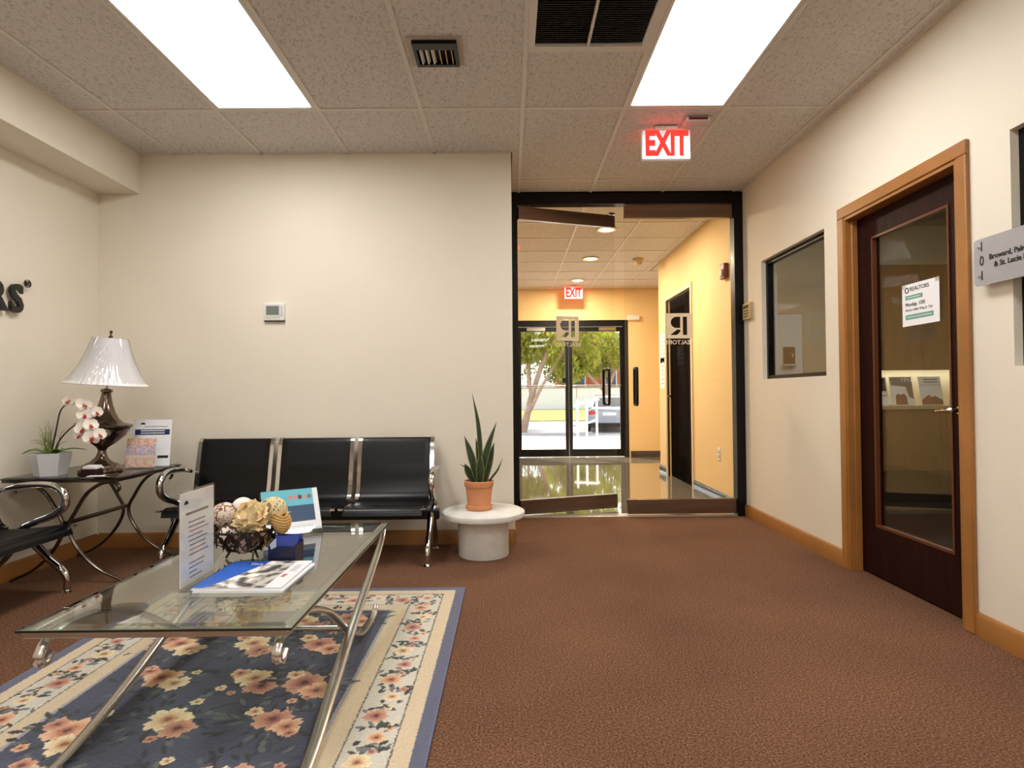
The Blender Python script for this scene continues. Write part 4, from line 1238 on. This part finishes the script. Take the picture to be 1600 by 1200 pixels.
def print_plate(name, w_, h_, n, fn, parent, loc, rz=0, rot=None):
    """flat printed sheet, colours by position"""
    nx, ny = n; V = []; F = []; Cc = []
    for j in range(ny + 1):
        for i in range(nx + 1):
            V.append((w_ * i / nx, h_ * j / ny, 0))
            Cc.append((*lin(*fn(i / nx, j / ny)), 1))
    for j in range(ny):
        for i in range(nx):
            a = j * (nx + 1) + i; F.append((a, a + 1, a + nx + 2, a + nx + 1))
    o = MB().add(V, F).build(name, vcol_mat('printed_gloss', .35), parent, smooth=False); me = o.data
    at = me.color_attributes.new('Col', 'FLOAT_COLOR', 'POINT'); at.data.foreach_set('color', np.array(Cc, np.float32).ravel())
    o.location = loc; o.rotation_euler = rot or (0, 0, rz)
    return o


def nz(u, v, s):
    return .5 + .25 * (math.sin(u * 23 * s + 5 * math.sin(v * 11 * s)) + math.sin(v * 19 * s + 4 * math.sin(u * 17 * s + 2)))


def magazine_cover(u, v):
    if u > .80:
        if abs(u - .87) < .03 and abs(v - .42) < .06:
            return (206, 120, 96) if nz(u, v, 4) > .5 else (150, 90, 100)
        if abs(u - .90) < .035 and .55 < v < .85 and int(v * 60) % 2:
            return (170, 170, 180)
        return (236, 236, 240)
    e = .42 - .10 * math.sin(v * 5) - .14 * (1 - v) + .18 * v
    if u < .14 + .34 * v ** .8:
        return (44, 98, 196)
    k = nz(u, v, .62) * .8 + nz(v, u, 1.7) * .3; g = 80 + 170 * min(1, max(0, (k - .22) * 2.2))
    if u > .55:
        g *= .8
    return (g, g * .97, g * .93)


mz = []
for k, (dx, dy, rz, lab) in enumerate(((.006, -.004, -1.0, 'lower white booklet in the stack on the coffee table'), (0, 0, 0, 'blue and grey photo magazine lying on the coffee table'))):
    t = thing('magazine', lab, 'magazine', (-1.005 + dx, 1.915 + dy, TZ + k * .0075), R(rz), 'magazines on the coffee table')
    pg = MB()
    for q in range(3):
        pg.box(.002 * q, .284 - .0015 * q, .001 * q, .305, .0005 + q * .0021, .0022 + q * .0021)
    pg.build('pages', M_PAPER, t)
    if k == 1:
        print_plate('cover', .284, .305, (60, 60), magazine_cover, t, (0, 0, .0072))
        text('cover_title', 'The Realtor', .030, (.075, .262, .0078), (0, 0, 0), M_PAPER, t, depth=.0002)
    else:
        box('cover', M_PAPER, t, 0, .285, 0, .305, .0067, .0073)

# wire bowl with decorative balls
BX, BY = -1.018, 2.345
t = thing('wire_bowl', 'dark leaf-wire bowl filled with decorative balls on coffee table', 'bowl', (BX, BY, TZ))
M_WIRE = mat('dark_wire', (46, 36, 30), .4, .7)
R_BOWL = lambda z: .055 + .083 * math.sin(min(1, (z - .03) / .085) * math.pi / 2)
wm = MB()
for z, r_ in ((.033, .004), (.115, .0045)):
    wm.tube([(R_BOWL(z) * math.cos(a), R_BOWL(z) * math.sin(a), z) for a in np.linspace(0, 2 * math.pi, 41)[:-1]], r_, 8, close=True)
for k in range(18):
    a = 2 * math.pi * k / 18
    wm.tube([(R_BOWL(z) * math.cos(a + .5 * (z - .03) / .085), R_BOWL(z) * math.sin(a + .5 * (z - .03) / .085), z) for z in (.033, .05, .07, .09, .115)], .0026, 6, 2)
wm.build('wire_basket', M_WIRE, t)
lm = None
for ring, (z, nn) in enumerate(((.045, 12), (.066, 15), (.088, 17), (.107, 18))):
    for k in range(nn):
        a = 2 * math.pi * (k + ring * .5) / nn; r_ = R_BOWL(z)
        if lm is None:
            lm = MB().sheet([[(-.010 * s_ * (1 - abs(u)), .022 * u, .002 * (1 - u * u)) for s_ in (1, -1)] for u in (-.98, -.5, 0, .5, .98)], .0012).mesh('metal_leaf', M_WIRE)
        o = bpy.data.objects.new('metal_leaf', lm); COL.objects.link(o); o.parent = t
        o.location = (r_ * math.cos(a), r_ * math.sin(a), z); o.rotation_euler = (R(90), R(30 if ring % 2 else -35), a + R(90))
box('base_ring', M_WIRE, t, -.04, .04, -.04, .04, .028, .032)
for k in range(3):
    a = R(90 + 120 * k)
    MB().tube([(.05 * math.cos(a), .05 * math.sin(a), .034), (.062 * math.cos(a), .062 * math.sin(a), .016), (.07 * math.cos(a), .07 * math.sin(a), .003)], .0045, 8, 4).build('foot', M_WIRE, t)


def speckle_mat(name, base, spot, scale, lo, hi, bump=.6):
    m = mat(name, base, .7); tt = m.node_tree; b = tt.nodes['Principled BSDF']; tc = [n_ for n_ in tt.nodes if n_.type == 'TEX_COORD'][0]
    nn = tt.nodes.new('ShaderNodeTexNoise'); nn.inputs['Scale'].default_value = scale; nn.inputs['Detail'].default_value = 2; nn.inputs['Distortion'].default_value = 1.5
    tt.links.new(tc.outputs['Object'], nn.inputs['Vector'])
    rp = tt.nodes.new('ShaderNodeValToRGB'); rp.color_ramp.elements[0].position = lo; rp.color_ramp.elements[1].position = hi
    rp.color_ramp.elements[0].color = (*lin(*spot), 1); rp.color_ramp.elements[1].color = (*lin(*base), 1)
    tt.links.new(nn.outputs['Fac'], rp.inputs[0]); tt.links.new(rp.outputs[0], b.inputs['Base Color'])
    bp = tt.nodes.new('ShaderNodeBump'); bp.inputs['Strength'].default_value = bump; bp.inputs['Distance'].default_value = .003
    tt.links.new(rp.outputs[0], bp.inputs['Height']); tt.links.new(bp.outputs[0], b.inputs['Normal'])
    return m


def deco_ball(label, x, y, z, r, m, fn=None, n=28, stem_m=None):
    t = thing('decorative_ball', label, 'ball', (x, y, z), 0, 'decorative balls in the wire bowl')
    MB().ball((0, 0, 0), r, n, n // 2 + 2, fn=fn).build('ball_surface', m, t)
    return t


deco_ball('pale speckled decorative ball with brown crackle, left in bowl', -1.098, 2.34, .592, .047, speckle_mat('crackle_ball', (222, 206, 190), (120, 78, 54), 55, .42, .52))
deco_ball('plain white decorative ball at the back of bowl', -1.065, 2.425, .600, .043, mat('white_ball', (232, 226, 216), .6, bump=(60, .3)))
t = thing('decorative_ball', 'large cream paper flower ball at the front of bowl', 'ball', (-.968, 2.270, .592), 0, 'decorative balls in the wire bowl')
M_CREAMP = mat('cream_petal', (232, 208, 160), .7, var=(30, .2))
MB().ball((0, 0, 0), .040, 16, 10).build('core', M_CREAMP, t)
rl = random.Random(5)
pm = []
for q in range(3):
    rr = random.Random(q); rows = []
    for i in range(5):
        u = i / 4; rows.append([((v - .5) * .052 * (1 - .5 * u * u), .034 * u - .004, .012 * u * u + .004 * math.sin(v * 9 + q) + rr.uniform(-.002, .002)) for v in (0, .25, .5, .75, 1)])
    pm.append(MB().sheet(rows, .001).mesh('petal', M_CREAMP))
gold = math.pi * (3 - 5 ** .5)
for k in range(44):
    zz = 1 - 2 * (k + .5) / 44; rad = math.sqrt(1 - zz * zz); a = k * gold
    d = Vector((rad * math.cos(a), rad * math.sin(a), zz))
    o = bpy.data.objects.new('petal', pm[k % 3]); COL.objects.link(o); o.parent = t
    o.rotation_euler = (d.to_track_quat('Z', 'Y').to_matrix() @ Euler((R(28), 0, rl.uniform(0, 6.28)), 'ZYX').to_matrix()).to_euler()
    o.location = d * .041
t = thing('decorative_ball', 'tan woven vine ball on the right of bowl', 'ball', (-.925, 2.375, .598), 0, 'decorative balls in the wire bowl')
MB().ball((0, 0, 0), .049, 20, 12).build('core', mat('woven_core', (150, 126, 84), .8), t)
for k in range(16):
    ax = Vector((rl.gauss(0, 1), rl.gauss(0, 1), rl.gauss(0, 1))).normalized(); e = ax.orthogonal().normalized(); g = ax.cross(e)
    MB().tube([(e * math.cos(a) + g * math.sin(a)) * .0505 for a in np.linspace(0, 2 * math.pi, 33)[:-1]], .0042, 6, close=True).build('vine_strand', mat('vine_tan', (216, 200, 158), .7), t)
t = thing('decorative_ball', 'small gold ribbed cone at the bowl rim', 'ball', (-.868, 2.308, .566), 0, 'decorative balls in the wire bowl')
for k in range(7):
    z = -.028 + k * .0092; rr = .029 * math.cos((k - 3) / 4.4 * 1.35) + .004
    MB().tube([(rr * math.cos(a), rr * math.sin(a), z + .006 * math.sin(a * 2)) for a in np.linspace(0, 2 * math.pi, 25)[:-1]], .0055, 8, close=True).build('rib', mat('gold_rib', (186, 146, 84), .45), t)
MB().ball((0, 0, 0), .024, 14, 10).build('core', mat('brown_core', (84, 52, 30), .7), t)
M_LEAFBALL = speckle_mat('leafy_ball', (226, 212, 200), (70, 46, 36), 34, .44, .48, .9)
deco_ball('white and brown leaf-pattern ball low at the bowl front', -1.062, 2.278, .520, .038, M_LEAFBALL)
deco_ball('pinkish brown mottled ball low in the bowl middle', -1.000, 2.290, .490, .036, speckle_mat('mottled_ball', (196, 164, 152), (86, 58, 46), 46, .45, .52, .9))
deco_ball('tan mottled ball low on the bowl right', -.942, 2.318, .510, .036, speckle_mat('tan_mottled', (204, 170, 116), (110, 78, 44), 46, .42, .52, .9))

# teal leaflet in tilted acrylic holder
t = thing('leaflet_holder', 'teal and navy leaflet in tilted clear holder on coffee table', 'leaflet', (-1.055, 2.62, TZ + .006), R(33))
tl = Matrix.Rotation(R(-27), 4, 'X')


def teal_print(u, v):
    if u > .90 or v < .22:
        if v < .17 and u < .85 and int(v * 60) % 3 == 0 and u > .1:
            return (196, 200, 206)
        return (232, 234, 238)
    if v > .60:
        for k, c in enumerate(((200, 120, 120), (210, 130, 130), (60, 54, 66), (190, 150, 140), (120, 110, 110))):
            if (u - (.50 + k * .085)) ** 2 + ((v - .80) * .75) ** 2 < .0017:
                return c
        if (u - .16) ** 2 * 4 + (v - .76) ** 2 < .012 and nz(u, v, 3) > .45:
            return (200, 226, 232)
        return (98, 184, 202)
    if .32 < v < .52 and .2 < u < .8 and int(v * 40) % 3 == 0 and u < .25 + .5 * ((int(v * 40) * 7) % 5) / 4 + .1:
        return (190, 206, 220)
    if (u - .13) ** 2 * 2 + (v - .48) ** 2 < .0012 or (u - .13) ** 2 * 2 + (v - .35) ** 2 < .0012:
        return (236, 240, 246)
    return (22, 62, 98)


MB().box(0, .245, 0, .004, .012, .205, tl).build('leaflet_stack', M_PAPER, t)
lo_ = print_plate('leaflet_cover', .245, .193, (70, 54), teal_print, t, tl @ Vector((0, -.0006, .012)), rot=(R(63), 0, 0))
MB().box(-.004, .249, .005, .0075, 0, .20, tl).build('acrylic_back', M_ACRYL, t)
MB().box(-.004, .249, -.0045, -.002, .002, .022, tl).build('acrylic_front', M_ACRYL, t)
MB().box(-.004, .249, -.004, .15, -.0055, -.002).build('acrylic_base', M_ACRYL, t)
MB().prism([(.0, .003), (.15, .003), (.093, .178)], .246, .249, 'x').build('acrylic_side', M_ACRYL, t)
MB().prism([(.0, .003), (.15, .003), (.093, .178)], -.004, -.001, 'x').build('acrylic_side', M_ACRYL, t)

# navy card box
t = thing('card_box', 'dark navy card box with blue cards beside the wire bowl', 'box', (-.838, 2.275, TZ), R(-6))
M_NB = mat('navy_box', (16, 20, 52), .35)
for a in ((-.052, .052, -.035, -.031, 0, .062), (-.052, .052, .031, .035, 0, .075), (-.052, -.048, -.031, .031, 0, .068), (.048, .052, -.031, .031, 0, .068), (-.048, .048, -.031, .031, 0, .004)):
    MB().box(*a).build('box_side', M_NB, t)
for k in range(5):
    MB().box(-.045, .045, 0, .0016, 0, .092, Matrix.Translation((0, -.026 + k * .009, .005)) @ Matrix.Rotation(R(-22), 4, 'X')).build('blue_card', mat('blue_card', (40, 62, 150), .45), t)
MB().prism([(-.045, .07), (-.02, .093), (-.02, .06), (-.04, .05)], -.037, -.036, 'y').build('pale_facet', mat('pale_facet', (176, 184, 206), .5), t)  # thin pale plate for the whitish facet at the left

# ------------------------------------------------------------------ end table, lamp, orchid, leaflets
EX0, EX1, EY0, EY1, EZ = -2.842, -2.185, 3.385, 4.05, .60
t = thing('end_table', 'square dark glass end table with arched metal legs in corner', 'end table', (0, 0, 0))
ins = lambda d, z: [(EX0 + d, EY0 + d, z), (EX1 - d, EY0 + d, z), (EX1 - d, EY1 - d, z), (EX0 + d, EY1 - d, z)]
V = ins(0, .588) + ins(0, .594) + ins(.02, EZ)
F = [(3, 2, 1, 0), (8, 9, 10, 11)] + [(i + 4 * k, (i + 1) % 4 + 4 * k, (i + 1) % 4 + 4 * (k + 1), i + 4 * (k + 1)) for k in (0, 1) for i in range(4)]
MB().add(V, F).build('glass_top', M_SMOKEGLASS, t, smooth=False)
M_PEW = mat('dark_pewter', (112, 100, 90), .28, 1.)
for (a, b, c_, d_) in ((EX0 + .01, EX1 - .01, EY0 + .006, EY0 + .022), (EX0 + .01, EX1 - .01, EY1 - .022, EY1 - .006), (EX0 + .01, EX0 + .026, EY0 + .022, EY1 - .022), (EX1 - .026, EX1 - .01, EY0 + .022, EY1 - .022)):
    MB().box(a, b, c_, d_, .572, .5872).build('top_frame', M_PEW, t, bevel=.002)
ecx = (EX0 + EX1) / 2
for yy in (3.45, 3.985):
    for s in (-1, 1):
        arc = [(.285, .508), (.300, .532), (.275, .560), (.20, .558), (.115, .50), (.052, .40), (.018, .33), (.03, .255), (.09, .16), (.19, .07), (.315, .012)]
        MB().tube([(ecx + s * a, yy, z) for a, z in arc], [.010, .013, .013, .013, .013, .012, .010], 10, 5, flat=.75).build('leg', M_PEW, t)
MB().tube([(ecx, 3.44, .335), (ecx, 3.995, .335)], .013, 12).build('stretcher', M_PEW, t)

# lamp
t = thing('table_lamp', 'bronze table lamp with white pleat-wrapped bell shade', 'lamp', (-2.462, 3.66, EZ))
TILT = Matrix.Rotation(R(4.2), 4, 'Y')
M_LAMP = mat('antique_pewter', (118, 102, 90), .16, .95, var=(8, .2))
MB().lathe([(.112, 0), (.116, .006), (.114, .018), (.100, .024), (.096, .040), (.085, .048)], 40).build('base', M_LAMP, t)
MB().lathe([(.082, .046), (.055, .062), (.034, .085), (.024, .11), (.021, .128), (.03, .145), (.075, .18), (.118, .225), (.138, .268)], 40, m=TILT).build('lower_body', M_LAMP, t)
MB().lathe([(.130, .266), (.148, .276), (.150, .284), (.144, .290)], 48, m=TILT).build('tray_disc', M_LAMP, t)
MB().lathe([(.140, .288), (.104, .298), (.076, .32), (.054, .36), (.038, .405), (.028, .45), (.024, .475), (.032, .482), (.032, .492), (.016, .50)], 40, m=TILT).build('upper_body', M_LAMP, t)
MB().tube([TILT @ Vector((0, 0, .49)), TILT @ Vector((0, 0, .81))], .006, 10).build('stem', M_NICKEL, t)
# shade: thin bell, with pleats of shrink wrap
n = 96; rowsS = []
for i in range(15):
    u = i / 14; z = .525 + .275 * u
    r_ = .216 - .128 * (u ** .82) - .010 * math.sin(u * math.pi)
    row = []
    for j in range(n + 1):
        a = 2 * math.pi * j / n
        row.append(TILT @ Vector((r_ * math.cos(a), r_ * math.sin(a), z)))
    rowsS.append(row)
M_SHADE = mat('white_shade', (232, 230, 228), .55)
shd = MB().sheet(rowsS, .002).build('shade', M_SHADE, t)
M_WRAP = glass('shrink_wrap', (.97, .97, .98), .07, .08)
rowsW = []
for i in range(25):
    u = i / 24; z = .520 + .286 * u
    r_ = .2185 - .128 * (u ** .82) - .010 * math.sin(u * math.pi)
    row = []
    for j in range(241):
        a = 2 * math.pi * j / 240
        cr = math.exp(-((a - R(285)) / .42) ** 2) * .0035 * (math.sin(a * 46 + 3 * u) + .6 * math.sin(a * 83 - 9 * u)) + .0006 * math.sin(a * 31 + 8 * u)
        row.append(TILT @ Vector(((r_ + .0035 + cr) * math.cos(a), (r_ + .0035 + cr) * math.sin(a), z)))
    rowsW.append(row)
MB().sheet(rowsW, .0004).build('shrink_wrap', M_WRAP, shd)
MB().tube([TILT @ Vector((.216 * math.cos(a), .216 * math.sin(a), .525)) for a in np.linspace(0, 2 * math.pi, 61)[:-1]], .003, 6, close=True).build('shade_rim', M_SHADE, shd)
MB().tube([TILT @ Vector((.089 * math.cos(a), .089 * math.sin(a), .80)) for a in np.linspace(0, 2 * math.pi, 41)[:-1]], .003, 6, close=True).build('shade_rim', M_SHADE, shd)
for k in range(3):
    a = R(120 * k)
    MB().tube([TILT @ Vector((0, 0, .80)), TILT @ Vector((.089 * math.cos(a), .089 * math.sin(a), .80))], .002, 6).build('spider_arm', M_NICKEL, shd)
MB().lathe([(.006, .80), (.012, .806), (.013, .815), (.006, .822), (.004, .83), (.009, .838), (.009, .846), (.003, .852)], 16, m=TILT).build('finial', M_LAMP, t)

# orchid
OX, OY = -2.66, 3.525
t = thing('potted_orchid', 'white orchid in a faceted grey pot beside the lamp', 'plant', (OX, OY, EZ))
pot = MB().lathe([(.080, 0), (.104, .128), (.094, .128), (.088, .112)], 6, m=Matrix.Rotation(R(30), 4, 'Z')).build('pot', mat('pot_grey', (206, 206, 208), .45), t)
MB().lathe([(.001, .108), (.089, .108), (.089, .112), (.001, .118)], 6, m=Matrix.Rotation(R(30), 4, 'Z')).build('soil', mat('moss_soil', (52, 42, 28), .95, bump=(60, .8, .01)), pot)
M_OG = mat('orchid_leaf', (96, 134, 44), .4, var=(12, .15)); M_OST = mat('orchid_stem', (58, 44, 30), .6)


def blade(p0, p1, p2, wd, th=.0025):
    """a curved tapering leaf from p0 via p1 to p2"""
    P = catmull([p0, p1, p2], 6); rows_ = []
    for i, p in enumerate(P):
        u = i / (len(P) - 1); d = (P[min(i + 1, len(P) - 1)] - P[max(i - 1, 0)]).normalized()
        side = d.cross(Vector((0, 0, 1)))
        side = side.normalized() if side.length > .1 else Vector((1, 0, 0))
        ww = wd * max(.04, (math.sin(math.pi * (u * .86 + .14)) ** .7)) * (1 - .1 * u)
        nn = side.cross(d)
        rows_.append([p + side * ww + nn * ww * .25, p, p - side * ww + nn * ww * .25])
    return MB().sheet(rows_, th)


fix_normals(blade((-.01, 0, .115), (-.07, -.03, .148), (-.125, -.05, .128), .024).build('leaf', M_OG, t))
fix_normals(blade((.01, 0, .115), (.06, -.02, .148), (.11, -.04, .142), .024).build('leaf', M_OG, t))
fix_normals(blade((.0, .02, .115), (.07, .05, .145), (.15, .08, .14), .020).build('leaf', M_OG, t))
rl = random.Random(12)
M_GR = mat('grass_blade', (118, 128, 62), .6)
for k in range(26):
    a = rl.uniform(R(70), R(280)); ll = rl.uniform(.09, .21); b_ = Vector((rl.uniform(-.03, .02), rl.uniform(-.02, .02), .112))
    out = rl.uniform(.02, .11)
    MB().tube([b_, b_ + Vector((math.cos(a) * out * .4, math.sin(a) * out * .3, ll * .65)), b_ + Vector((math.cos(a) * out * 1.2, math.sin(a) * out * .5, ll * (1 if out < .07 else .8)))], [.0022, .0018, .0008], 5, 3).build('grass_blade', M_GR, t)
lx = lambda X_, Z_, Y_=3.5: (X_ - OX, Y_ - OY, Z_ - EZ)
MB().tube([(.0, 0, .11), lx(-2.61, .86), lx(-2.585, .97), lx(-2.54, 1.013), lx(-2.50, 1.012), lx(-2.455, .995, 3.49), lx(-2.42, .965, 3.48)], [.005, .004, .003, .0022], 8, 6).build('flower_stem', M_OST, t)
MB().tube([(.015, 0, .11), lx(-2.59, .80), lx(-2.52, .875), lx(-2.46, .90), lx(-2.41, .885, 3.47), lx(-2.38, .84, 3.47)], [.005, .004, .003, .0022], 8, 6).build('flower_stem', M_OST, t)
M_PET = mat('orchid_petal', (238, 228, 218), .55); M_LIP = mat('orchid_lip', (176, 44, 52), .5); M_YEL = mat('orchid_yellow', (214, 170, 60), .5)


def petal_mesh(l, wd, cup):
    rows_ = []
    for i in range(6):
        u = i / 5; ww = wd * math.sin(math.pi * (.08 + .84 * u)) ** .6
        rows_.append([(v * ww, l * u, cup * (u * u) + .12 * wd * v * v) for v in (-1, -.5, 0, .5, 1)])
    return MB().sheet(rows_, .001).mesh('petal', M_PET)


PM = [petal_mesh(.030, .024, .004), petal_mesh(.030, .013, -.003)]
LIPM = MB().sheet([[(v * .007 * (1 - .3 * u), .004 + .014 * u, .012 * math.sin(u * 2.2) + .003 * v * v) for v in (-1, 0, 1)] for u in (0, .33, .66, 1)], .0012).mesh('lip', M_LIP)
for (X_, Z_, Y_, fa, tiltx, sc_) in ((-2.525, 1.030, 3.49, -35, 75, 1.0), (-2.435, 1.005, 3.475, 25, 60, 1.1), (-2.425, .948, 3.47, 5, 80, 1.05), (-2.365, .962, 3.48, 35, 85, .85),
                                    (-2.425, .868, 3.46, -20, 80, 1.15), (-2.385, .888, 3.46, 20, 70, 1.0), (-2.375, .818, 3.455, 0, 82, 1.1), (-2.335, .835, 3.46, 35, 78, .95), (-2.445, .832, 3.46, -30, 85, .85)):
    fl = bpy.data.objects.new('blossom', MB().ball((0, 0, .003), .005, 10, 6).mesh('blossom_centre', M_YEL)); COL.objects.link(fl); fl.parent = t
    fl.location = lx(X_, Z_, Y_); fl.rotation_euler = (R(tiltx), 0, R(fa + 30)); fl.scale = (sc_ * 1.28,) * 3
    for k, (ang, w_) in enumerate(((70, 0), (-70, 0), (0, 1), (130, 1), (-130, 1))):
        o = bpy.data.objects.new('petal', PM[w_]); COL.objects.link(o); o.parent = fl; o.rotation_euler = (0, 0, R(ang))
    o = bpy.data.objects.new('lip', LIPM); COL.objects.link(o); o.parent = fl; o.rotation_euler = (0, 0, R(180))

# flyers in acrylic stand on the end table
t = thing('flyer_holder', 'white flyer with navy banner in clear stand beside lamp', 'flyer', (-2.29, 3.872, EZ), R(6))
m_ = Matrix.Rotation(R(-8), 4, 'X')
MB().box(-.116, .116, 0, .003, .006, .302, m_).build('flyer_sheet', M_PAPER, t)
MB().box(-.118, .118, .0035, .006, .0, .29, m_).build('acrylic_back', M_ACRYL, t)
MB().box(-.118, .118, -.035, .012, 0, .003).build('acrylic_foot', M_ACRYL, t)
MB().box(-.105, .105, -.0008, 0, .205, .240, m_).build('navy_banner', M_NAVY, t)
for z in (.228, .213):
    MB().box(-.07, .075, -.0014, -.0009, z, z + .006, m_).build('banner_line', M_PAPER, t)
MB().prism([(-.06 + .016 * math.cos(a), .272 + .012 * math.sin(a)) for a in np.linspace(0, math.pi, 9)], -.0008, 0, 'y', m_).build('emblem', M_INK, t)
MB().box(-.05, .09, -.0008, 0, .256, .260, m_).build('printed_line', M_GREYINK, t)
MB().box(.04, .105, -.0008, 0, .055, .072, m_).build('dark_label', M_INK, t)
t = thing('photo_leaflet', 'small leaflet with photo of hands in front of flyer', 'leaflet', (-2.296, 3.785, EZ), R(6))


def hands_print(u, v):
    k = nz(u, v, .8)
    if v > .78 or v < .28:
        return (234, 200, 178) if k > .4 else (220, 170, 146)
    if .3 < v < .42:
        return (236, 206, 190)
    if k > .62:
        return (214, 158, 130)
    return (206, 196, 220) if k > .3 else (186, 176, 206)


print_plate('leaflet_cover', .172, .180, (40, 40), hands_print, t, (-.088, -.012, .010), rot=(R(80), 0, 0))
m2 = Matrix.Rotation(R(-10), 4, 'X')
MB().box(-.088, .084, -.0108, -.007, .010, .188, m2).build('leaflet_stack', M_PAPER, t)
MB().box(-.092, .088, -.020, -.018, .002, .11, m2).build('acrylic_front', M_ACRYL, t)
MB().box(-.092, .088, -.018, .03, 0, .003).build('acrylic_base', M_ACRYL, t)
t = thing('business_card_box', 'small dark wooden card box with white cards by lamp base', 'box', (-2.405, 3.505, EZ), R(-4))
MB().box(-.046, .046, -.028, .028, 0, .036).build('box_body', mat('dark_box', (44, 18, 14), .35), t, bevel=.002)
MB().box(-.040, .040, -.026, .026, 0, .014, Matrix.Translation((0, 0, .038)) @ Matrix.Rotation(R(9), 4, 'X')).build('card_stack', M_PAPER, t)
t = thing('loose_card', 'loose white business card lying near the table edge', 'card', (-2.345, 3.452, EZ), R(12))
box('card_face', M_PAPER, t, -.043, .043, -.025, .025, 0, .0012)
box('printed_line', M_GREYINK, t, -.03, .02, -.005, .0, .0012, .0015)

# ------------------------------------------------------------------ round side table with snake plant
M_PLASTER = mat('white_plaster', (222, 220, 214), .8, var=(14, .06), bump=(45, .5, .004))
t = thing('side_table', 'white textured round pedestal side table', 'side table', (-.172, 3.965, 0))
MB().lathe([(.160, 0), (.164, .006), (.164, .245)], 56).build('pedestal', M_PLASTER, t)
MB().lathe([(.250, .245), (.266, .252), (.271, .268), (.268, .284), (.252, .293), (.001, .294)], 64).build('table_top', M_PLASTER, t)
M_TERRA = mat('terracotta', (206, 138, 92), .75, var=(9, .08), bump=(80, .15))
t = thing('snake_plant', 'snake plant in a terracotta pot on the white table', 'plant', (-.200, 3.965, .294))
MB().lathe([(.068, 0), (.082, .003), (.086, .010), (.087, .030), (.080, .032)], 40).build('saucer', M_TERRA, t)
MB().lathe([(.066, .012), (.074, .014), (.088, .150), (.094, .152), (.096, .158), (.096, .186), (.092, .190), (.086, .188), (.084, .165)], 40).build('pot', M_TERRA, t)
MB().lathe([(.001, .160), (.084, .162), (.084, .168), (.001, .175)], 24).build('soil', mat('dark_soil', (28, 22, 18), .95, bump=(60, .8, .01)), t)


def snake_mat():
    m = mat('snake_leaf', (36, 52, 34), .4); tt = m.node_tree; b = tt.nodes['Principled BSDF']
    a = tt.nodes.new('ShaderNodeVertexColor'); a.layer_name = 'Col'; tt.links.new(a.outputs[0], b.inputs['Base Color'])
    return m


M_SNAKE = snake_mat(); rl = random.Random(2)


def snake_leaf(pts, wd, side, seed):
    P = catmull(pts, 8); V = []; F = []; cols = []; nn = 7; r_ = random.Random(seed); ph = r_.uniform(0, 6)
    side = Vector(side).normalized()
    for i, p in enumerate(P):
        u = i / (len(P) - 1); ww = wd * (.55 + .75 * u - .2 * u * u if u < .45 else .848 * (1 - ((u - .45) / .55) ** 1.7)); ww = max(ww, .0008)
        d = (P[min(i + 1, len(P) - 1)] - P[max(i - 1, 0)]).normalized(); s = (side - d * side.dot(d)).normalized(); nrm = s.cross(d)
        for j in range(nn):
            v = -1 + 2 * j / (nn - 1); V.append(p + s * ww * v + nrm * ww * (.45 * v * v))
            edge = abs(v) > .8
            band = .5 + .5 * math.sin(u * 46 + ph + 2.2 * math.sin(v * 5 + u * 17))
            c = (122, 124, 60) if edge and u < .93 else ((30, 46, 32) if band > .5 else (58, 74, 52))
            cols.append((*lin(*c), 1))
    rows_ = [V[i * nn:(i + 1) * nn] for i in range(len(P))]
    mb = MB().sheet(rows_, .003); me = mb.mesh('leaf', M_SNAKE); at = me.color_attributes.new('Col', 'FLOAT_COLOR', 'POINT')
    if len(me.vertices) == 2 * len(cols):
        at.data.foreach_set('color', np.array(cols + cols, np.float32).ravel())
    o = bpy.data.objects.new('leaf', me); COL.objects.link(o); o.parent = t; fix_normals(o)


SL = lambda X_, Z_, Y_=0: (X_ + .200, Y_, Z_ - .294)
snake_leaf([SL(-.185, .46), SL(-.190, .66), SL(-.205, .86), SL(-.240, 1.05)], .020, (1, .3, 0), 1)
snake_leaf([SL(-.215, .46), SL(-.235, .58), SL(-.262, .68), SL(-.294, .775)], .030, (1, .2, .3), 2)
snake_leaf([SL(-.175, .46), SL(-.160, .60), SL(-.130, .72), SL(-.082, .862)], .029, (1, -.3, -.2), 3)
snake_leaf([SL(-.165, .46, -.02), SL(-.140, .56, -.03), SL(-.118, .66, -.04), SL(-.098, .735, -.05)], .026, (1, .4, -.2), 4)
snake_leaf([SL(-.150, .46), SL(-.115, .51), SL(-.080, .555), SL(-.046, .622)], .017, (.5, 1, -.3), 5)
snake_leaf([SL(-.235, .46, -.02), SL(-.255, .52, -.03), SL(-.285, .565, -.03), SL(-.322, .592, -.03)], .014, (.3, 1, .5), 6)
snake_leaf([SL(-.225, .46, -.03), SL(-.250, .52, -.04), SL(-.272, .57, -.05), SL(-.288, .60, -.06)], .030, (1, -.3, .5), 7)
snake_leaf([SL(-.195, .46, -.03), SL(-.190, .53, -.045), SL(-.188, .60, -.05), SL(-.190, .66, -.05)], .034, (1, 0, 0), 8)
snake_leaf([SL(-.19, .46, .03), SL(-.20, .58, .04), SL(-.212, .68, .05), SL(-.222, .755, .05)], .022, (1, .5, 0), 9)

flush_text(); flush_curves()
